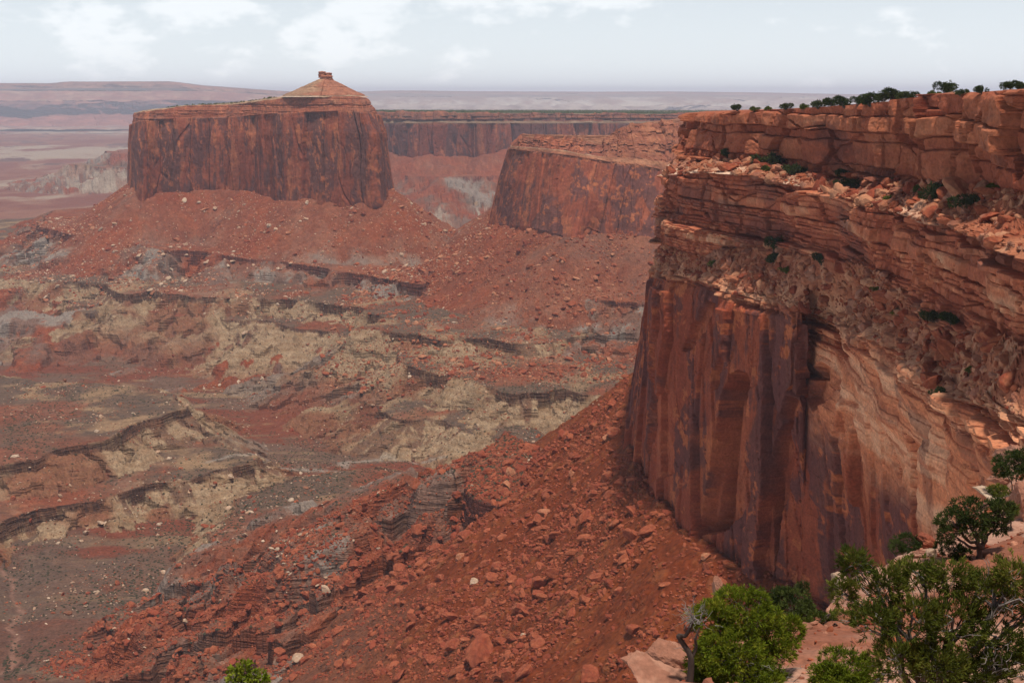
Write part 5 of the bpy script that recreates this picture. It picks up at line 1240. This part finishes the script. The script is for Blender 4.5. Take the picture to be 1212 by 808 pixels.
# the ones the eye picks out
SPECIAL = [
 (570, 778, 24, 'rust', 0, 'largest rounded tan red boulder low on the near talus slope', (1, .9, .95)), (543, 795, 13, 'rust', 2, 'flat red block left of the largest rounded boulder', (1.2, 1, .8)), (600, 800, 12, 'rust', 1, 'upright red slab right of the largest rounded boulder', (.8, 1, 1.1)), (622, 798, 14, 'rust', 3, 'broken red block at the bottom edge of the talus slope', (1, 1, .8)),
 (604, 562, 10, 'buff', 1, 'round pale orange boulder on the shelf above the dark ledge', (1, .9, 1)), (600, 575, 7, 'buff', 0, 'smaller orange block below the round shelf boulder', (1, 1, .8)), (600, 551, 9, 'rust', 3, 'red block just above the round shelf boulder', (1.1, 1, .8)), (677, 562, 8, 'buff', 2, 'tall pale orange block standing on the middle talus slope', (.8, .8, 1.3)),
 (728, 514, 11, 'rust', 1, 'large red boulder on the talus ridge close to the wall', (1, 1, .9)), (719, 520, 7, 'buff', 0, 'orange block leaning left of the large ridge boulder', (1, 1, .8)), (646, 609, 9, 'buff', 3, 'orange boulder right of the dark ledge', (1.1, .9, .8)), (637, 618, 9, 'rust', 2, 'red slab below the orange boulder by the dark ledge', (1.2, 1, .6)),
 (595, 637, 9, 'rust', 2, 'red block on the talus below the dark ledge', (1.2, 1, .7)), (545, 660, 8, 'buff', 1, 'orange boulder high on the lower talus edge', (1, 1, .9)), (561, 690, 7, 'pale', 0, 'white boulder lying on the red talus slope', (1, .9, .9)), (620, 753, 5, 'pale', 1, 'small white stone on the red talus slope', (1, 1, .8)), (606, 758, 9, 'rust', 0, 'red boulder beside the small white stone', (1, 1, .9)),
 (385, 700, 7, 'pale', 0, 'white boulder on the slope below the yellow ridge', (1, .8, 1)), (363, 705, 7, 'rust', 1, 'red boulder left of the white slope boulder', (1, 1, 1)), (377, 693, 6, 'pale', 2, 'flat white slab above the white slope boulder', (1.6, .9, .4)), (351, 785, 8, 'pale', 3, 'pale rounded boulder near the bottom left slope', (1, 1, .9)), (212, 775, 6, 'rust', 2, 'flat rust block at the bottom of the left slope', (1.3, 1, .7)),
 (835, 600, 7, 'rust', 0, 'red block at the toe of the great wall', (1, 1, .8)), (835, 660, 8, 'buff', 1, 'square orange block below the toe of the great wall', (1, 1, .7)), (836, 674, 6, 'rust', 3, 'small red block under the square orange block', (1, 1, .8)), (785, 694, 8, 'rust', 2, 'tilted red slab on the talus beside the wall', (1.3, 1, .6)),
 (273, 567, 5, 'pale', 1, 'tiny white boulder on the flat beside the pale bench', (1, 1, .9)), (120, 622, 5, 'pale', 0, 'white stone on the red flat under the left bench', (1, 1, .7)), (290, 395, 5, 'pale', 2, 'white block at the foot of the tan cliffs', (1.2, 1, .8)), (252, 576, 4, 'pale', 3, 'flat white stone left of the tiny white boulder', (1.5, 1, .5))]
for px, py, rp, cl, k, lab, sq in SPECIAL:
    q = ground_at(px, py); boulder(q, rp * q[1] / FOC, cl, k, lab, None, sq, rng=rng)
# talus rubble
def scatter(n, poly, dmin, dmax, smin, smax, pw, box, pick=None):
    x0, x1, y0, y1 = box
    X = rng.uniform(x0, x1, n).astype(f32); Y = rng.uniform(y0, y1, n).astype(f32)
    d = sdf(poly, X, Y); m = (d > dmin) & (d < dmax); X, Y, d = X[m], Y[m], d[m]
    arc_ = sdf_arc(poly, X, Y)[1]
    cl = 1.3 * fbm2(arc_ / 17, d / 150, 3, 88) + 0.6 * fbm2(X / 60, Y / 60, 2, 89) + 0.15
    m = rng.uniform(0, 1, len(X)) < np.clip(0.5 + cl, 0.14, 1); X, Y = X[m], Y[m]
    Z, _, kk = terrain(X, Y)
    s = smin * (1 - rng.uniform(0, 1, len(X))) ** (-1 / pw); s = np.minimum(s, smax)
    return np.stack([X, Y, Z], -1), s
PA, SA = scatter(110000, NEAR_BASE, 1, 330, 0.46, 3.6, 2.6, (-330, 110, 330, 760))
vis = visible(PA, 0.01); PA, SA = PA[vis], SA[vis]
PB, SB = scatter(42000, BUTTE_BASE, 1, 300, 0.7, 4.6, 2.7, (-900, 120, 1450, 2200))
vis = visible(PB, 0.01); PB, SB = PB[vis], SB[vis]
PC, SC_ = scatter(38000, MID_BASE, 1, 330, 0.7, 4.8, 2.6, (-220, 330, 1050, 1750))
vis = visible(PC, 0.01); PC, SC_ = PC[vis], SC_[vis]
PD = np.stack([rng.uniform(-480, 60, 30000), rng.uniform(640, 1500, 30000)], -1).astype(f32)
ZD, _, KD = terrain(PD[:, 0], PD[:, 1])
cl = fbm2(PD[:, 0] / 40, PD[:, 1] / 40, 3, 90)
okd = (rng.uniform(0, 1, 30000) < np.clip(0.25 + cl, 0.05, 1))
PD = np.concatenate([PD, ZD[:, None]], 1)[okd]; SD = np.minimum(0.5 * (1 - rng.uniform(0, 1, len(PD))) ** (-1 / 2.6), 3.0)
vis = visible(PD, 0.01); PD, SD = PD[vis], SD[vis]
GROUPS = [(PA, SA, 120, ('rust',), 'red sandstone boulder strewn on the near talus slope', 'boulders strewn on the near talus slope'),
          (PB, SB, 38, ('buff', 'rust', 'pale'), 'fallen block on the red slope under the butte', 'fallen blocks under the butte'),
          (PC, SC_, 38, ('rust', 'rust', 'buff'), 'red block on the slope under the middle mesa', 'red blocks under the middle mesa'),
          (PD, SD, 20, ('pale', 'brown', 'rust'), 'loose stone lying on the valley floor', 'loose stones on the valley floor')]
rest = []
for P_, S_, n_, cols_, lab, grp in GROUPS:
    o_ = np.argsort(-S_ / P_[:, 1])
    for j in o_[:n_]:
        boulder(P_[j], S_[j], cols_[rng.randint(len(cols_))], rng.randint(4), lab, grp, (1, rng.uniform(.7, 1.1), rng.uniform(.6, 1)), rng=rng)
    rest.append((P_[o_[n_:]], S_[o_[n_:]], cols_))
# blocks on the two benches of the near mesa
_bm = ((_nB > 2.05) & (_nB < 2.97)) | ((_nB > 4.05) & (_nB < 4.98))
_bi = np.where(_bm & (_nx > 780) & (_nx < 1230))[0]
_sel = _bi[rng.choice(len(_bi), 9000, replace=False)]
PE = _np[_sel]; SE = np.minimum(0.32 * (1 - rng.uniform(0, 1, len(PE))) ** (-1 / 1.9), 2.4)
vis = visible(PE, 0.03); PE, SE = PE[vis], SE[vis]
BL = [(862, 201, 11, 'rust', 0, 'rounded red boulder on the left end of the first bench'), (985, 211, 11, 'rust', 1, 'leaning split block against the foot of the upper cliff'), (1012, 213, 9, 'rust', 3, 'red block lying right of the leaning split block'),
      (1138, 232, 24, 'buff', 2, 'huge tilted slab on the sloping first bench'), (1165, 226, 15, 'brown', 1, 'brown boulder above the huge tilted slab'), (1118, 246, 12, 'buff', 0, 'tan block below the huge tilted slab'), (1190, 262, 12, 'rust', 3, 'red block low on the right of the first bench'),
      (933, 307, 12, 'buff', 2, 'flat tan slab at the foot of the second cliff'), (950, 317, 9, 'buff', 1, 'pale orange block on the second bench'), (978, 324, 9, 'buff', 3, 'long tan block on the second bench rubble'), (1032, 342, 10, 'rust', 0, 'upright red block on the second bench'), (1020, 334, 9, 'rust', 1, 'red block left of the upright bench block')]
for px, py, rp, cl, k, lab in BL:
    q = on_mesa(px, py, 1.95, 5.0)
    if q is not None: boulder(q, rp * 0.9 * q[1] / FOC, cl, k, lab, None, (1.2, 1, .8), tilt=0.5, rng=rng)
o_ = np.argsort(-SE / PE[:, 1])
for j in o_[:48]:
    boulder(PE[j], SE[j], ('buff', 'rust', 'rust')[rng.randint(3)], rng.randint(4), 'sandstone block lying on a bench of the near mesa', 'blocks on the benches of the near mesa', (1.2, 1, rng.uniform(.5, .9)), rng=rng)
rest.append((PE[o_[48:]], SE[o_[48:]], ('buff', 'rust', 'pink')))
nG = 9000
gx = rng.uniform(-3, 45, nG); gy = rng.uniform(22, 85, nG)
gz, gs_, _, _, ge = ledge(gx, gy)
mg = (ge < -0.2) & (fbm2(gx / 3.5, gy / 3.5, 3, 95) > 0.0 - 0.6 * (1 - gs_))
PG = np.stack([gx, gy, gz], -1)[mg]; rest.append((PG, np.minimum(0.05 * (1 - rng.uniform(0, 1, len(PG))) ** (-1 / 2.0), 0.38), ('pink', 'rust')))
iv, if_ = ico(1)
V = []; Fc = []; Cc = []; off = 0
for P_, S_, cols_ in rest:
    n = len(P_)
    if not n: continue
    a = rng.uniform(0, 6.28, n); t1 = rng.normal(0, 0.4, n)
    v = iv[None] * rng.uniform(0.72, 1.2, (n, len(iv), 1)) * np.stack([rng.uniform(.9, 1.5, n), rng.uniform(.6, 1, n), rng.uniform(.4, .85, n)], -1)[:, None]
    x_ = v[..., 0] * np.cos(t1)[:, None] - v[..., 2] * np.sin(t1)[:, None]; z_ = v[..., 0] * np.sin(t1)[:, None] + v[..., 2] * np.cos(t1)[:, None]
    v = np.stack([x_ * np.cos(a)[:, None] - v[..., 1] * np.sin(a)[:, None], x_ * np.sin(a)[:, None] + v[..., 1] * np.cos(a)[:, None], z_], -1)
    v = v * S_[:, None, None] * 0.85 + P_[:, None] + np.array([0, 0, 0.12]) * S_[:, None, None]
    pal = np.array([ROCKC[cols_[k]][q] for k, q in zip(rng.randint(0, len(cols_), n), rng.randint(0, 2, n))]) * rng.uniform(0.85, 1.2, (n, 1))
    V.append(v.reshape(-1, 3)); Fc.append((if_[None] + off + len(iv) * np.arange(n)[:, None, None]).reshape(-1, 3)); Cc.append(np.repeat(pal, len(iv), 0)); off += n * len(iv)
rub_o = mesh_obj('rubble', np.concatenate(V), np.concatenate(Fc), MAT_ROCK, np.concatenate(Cc), smooth=False)
tag(rub_o, 'countless small red stones strewn over slopes and benches', kind='stuff')
print('rubble', off // len(iv))
# foreground rocks: finer, bedded
for cn_ in ('pink', 'pale', 'rust'):
    for i_ in range(4):
        v, f = rock(900 + i_ * 7, sub=5, planes=14, flat=[0.62, 0.8, 0.5, 0.7][i_])
        vb = v * np.sign(1)
        lr_, bk_, rn_, _ = bricks((v[:, 0] + 0.7 * v[:, 1]) * 6, v[:, 2] * 10 + 0.8 * fbm3(v[:, 0], v[:, 1], v[:, 2], 2, 61), 905 + i_, 0.8, 4.5, 3, 9)
        rr_ = np.linalg.norm(v, axis=1, keepdims=True)
        nz_ = fbm3(v[:, 0] * 2.5, v[:, 1] * 2.5, v[:, 2] * 3, 5, 910 + i_, 0.6)
        v = v * (1 + ((lr_ - 0.5) * 0.13 - (1 - rn_) * 0.05 + 0.12 * nz_)[:, None])
        cl = ROCKC[cn_]
        cc_ = mix(cl[0], np.array(cl[1]), sst(-0.3, 0.4, nz_ + (lr_ - 0.5)))
        o = mesh_obj('boulder_shape', v, f, MAT_LEDGE, cc_, smooth=False)
        ROCKM[cn_, i_] = o.data
        bpy.data.objects.remove(o)
FR = [(1040, 652, 53, 1.15, 'pale', 0, 'pale cream boulder standing out under the varnished wall', (1.25, 1, .62)), (1220, 608, 58, 1.35, 'pink', 1, 'big rounded pink boulder at the right edge', (1, 1, 1.25)), (1190, 566, 71, 1.1, 'pink', 2, 'layered pink block under the dark bush on the right edge', (1.2, 1, .7)), (1206, 522, 77, 1.6, 'pink', 3, 'stacked pink outcrop block at the right edge', (1.1, 1, .8)),
      (1182, 582, 66, 1.2, 'pale', 2, 'flat pale slab beside the small low shrub', (1.5, 1, .5)), (1110, 658, 53, .8, 'pink', 0, 'flat pink stone near the foot of the pinyon', (1.5, 1, .5)), (1096, 652, 56, .7, 'rust', 1, 'small red stone left of the pinyon foot', (1, 1, .9)), (1101, 662, 52, .5, 'pale', 3, 'small white stone in front of the pinyon', (1, .7, 1)),
      (980, 704, 45, .55, 'pink', 0, 'pink stone on the ledge rim behind the low olive shrub', (1, 1, .8)), (965, 712, 43, .5, 'rust', 1, 'red stone in the rubble right of the dark rounded shrub', (1, 1, .7)), (990, 722, 42, .5, 'pink', 2, 'flat pink stone in the rubble above the low olive shrub', (1.3, 1, .6)), (997, 672, 48, .5, 'pale', 1, 'white stone at the left end of the ledge rim', (1, 1, .8)),
      (785, 802, 28.5, 1.0, 'pink', 2, 'broken pink block on the bottom left end of the ledge', (1.2, 1, .7)), (800, 778, 30.5, .9, 'pink', 1, 'pink block at the brink left of the twisted stem', (1, 1, .9)), (1206, 544, 75, 0.9, 'pink', 0, 'pink block wedged below the stacked outcrop', (1.2, 1, .7)), (850, 694, 41, .5, 'pink', 3, 'thin upright pink stone at the ledge brink', (.6, .6, 1.3))]
for px, py, dd, r, cl, k, lab, sq in FR:
    p = at(px, py, dd); g = ground_fg(p[0], p[1])
    if g < p[2] - 2.5: g = p[2] - r * 0.4
    boulder((p[0], p[1], g), r, cl, k, lab, None, sq, tilt=0.2, rng=rng, name='rock')
# ------------------------------------------------------------------ haze: the air between here and the far mesas
hm = bpy.data.materials.new('haze air'); hm.use_nodes = True
t = hm.node_tree; t.nodes.clear()
o_ = nd(t, 'ShaderNodeOutputMaterial'); v_ = nd(t, 'ShaderNodeVolumePrincipled')
v_.inputs['Color'].default_value = (0.76, 0.83, 1.0, 1)
v_.inputs['Density'].default_value = 4.6e-5
v_.inputs['Anisotropy'].default_value = 0.0
t.links.new(v_.outputs[0], o_.inputs['Volume'])
bx0, bx1, by0, by1, bz0, bz1 = -34000, 34000, -2000, 46000, -480, 200
hv = np.array([(x_, y_, z_) for z_ in (bz0, bz1) for y_ in (by0, by1) for x_ in (bx0, bx1)], f32)
hf = np.array([(0, 2, 3, 1), (4, 5, 7, 6), (0, 1, 5, 4), (2, 6, 7, 3), (0, 4, 6, 2), (1, 3, 7, 5)])
haze = mesh_obj('haze', hv, hf, hm, smooth=False)
tag(haze, 'pale blue haze in the canyon air', kind='stuff')
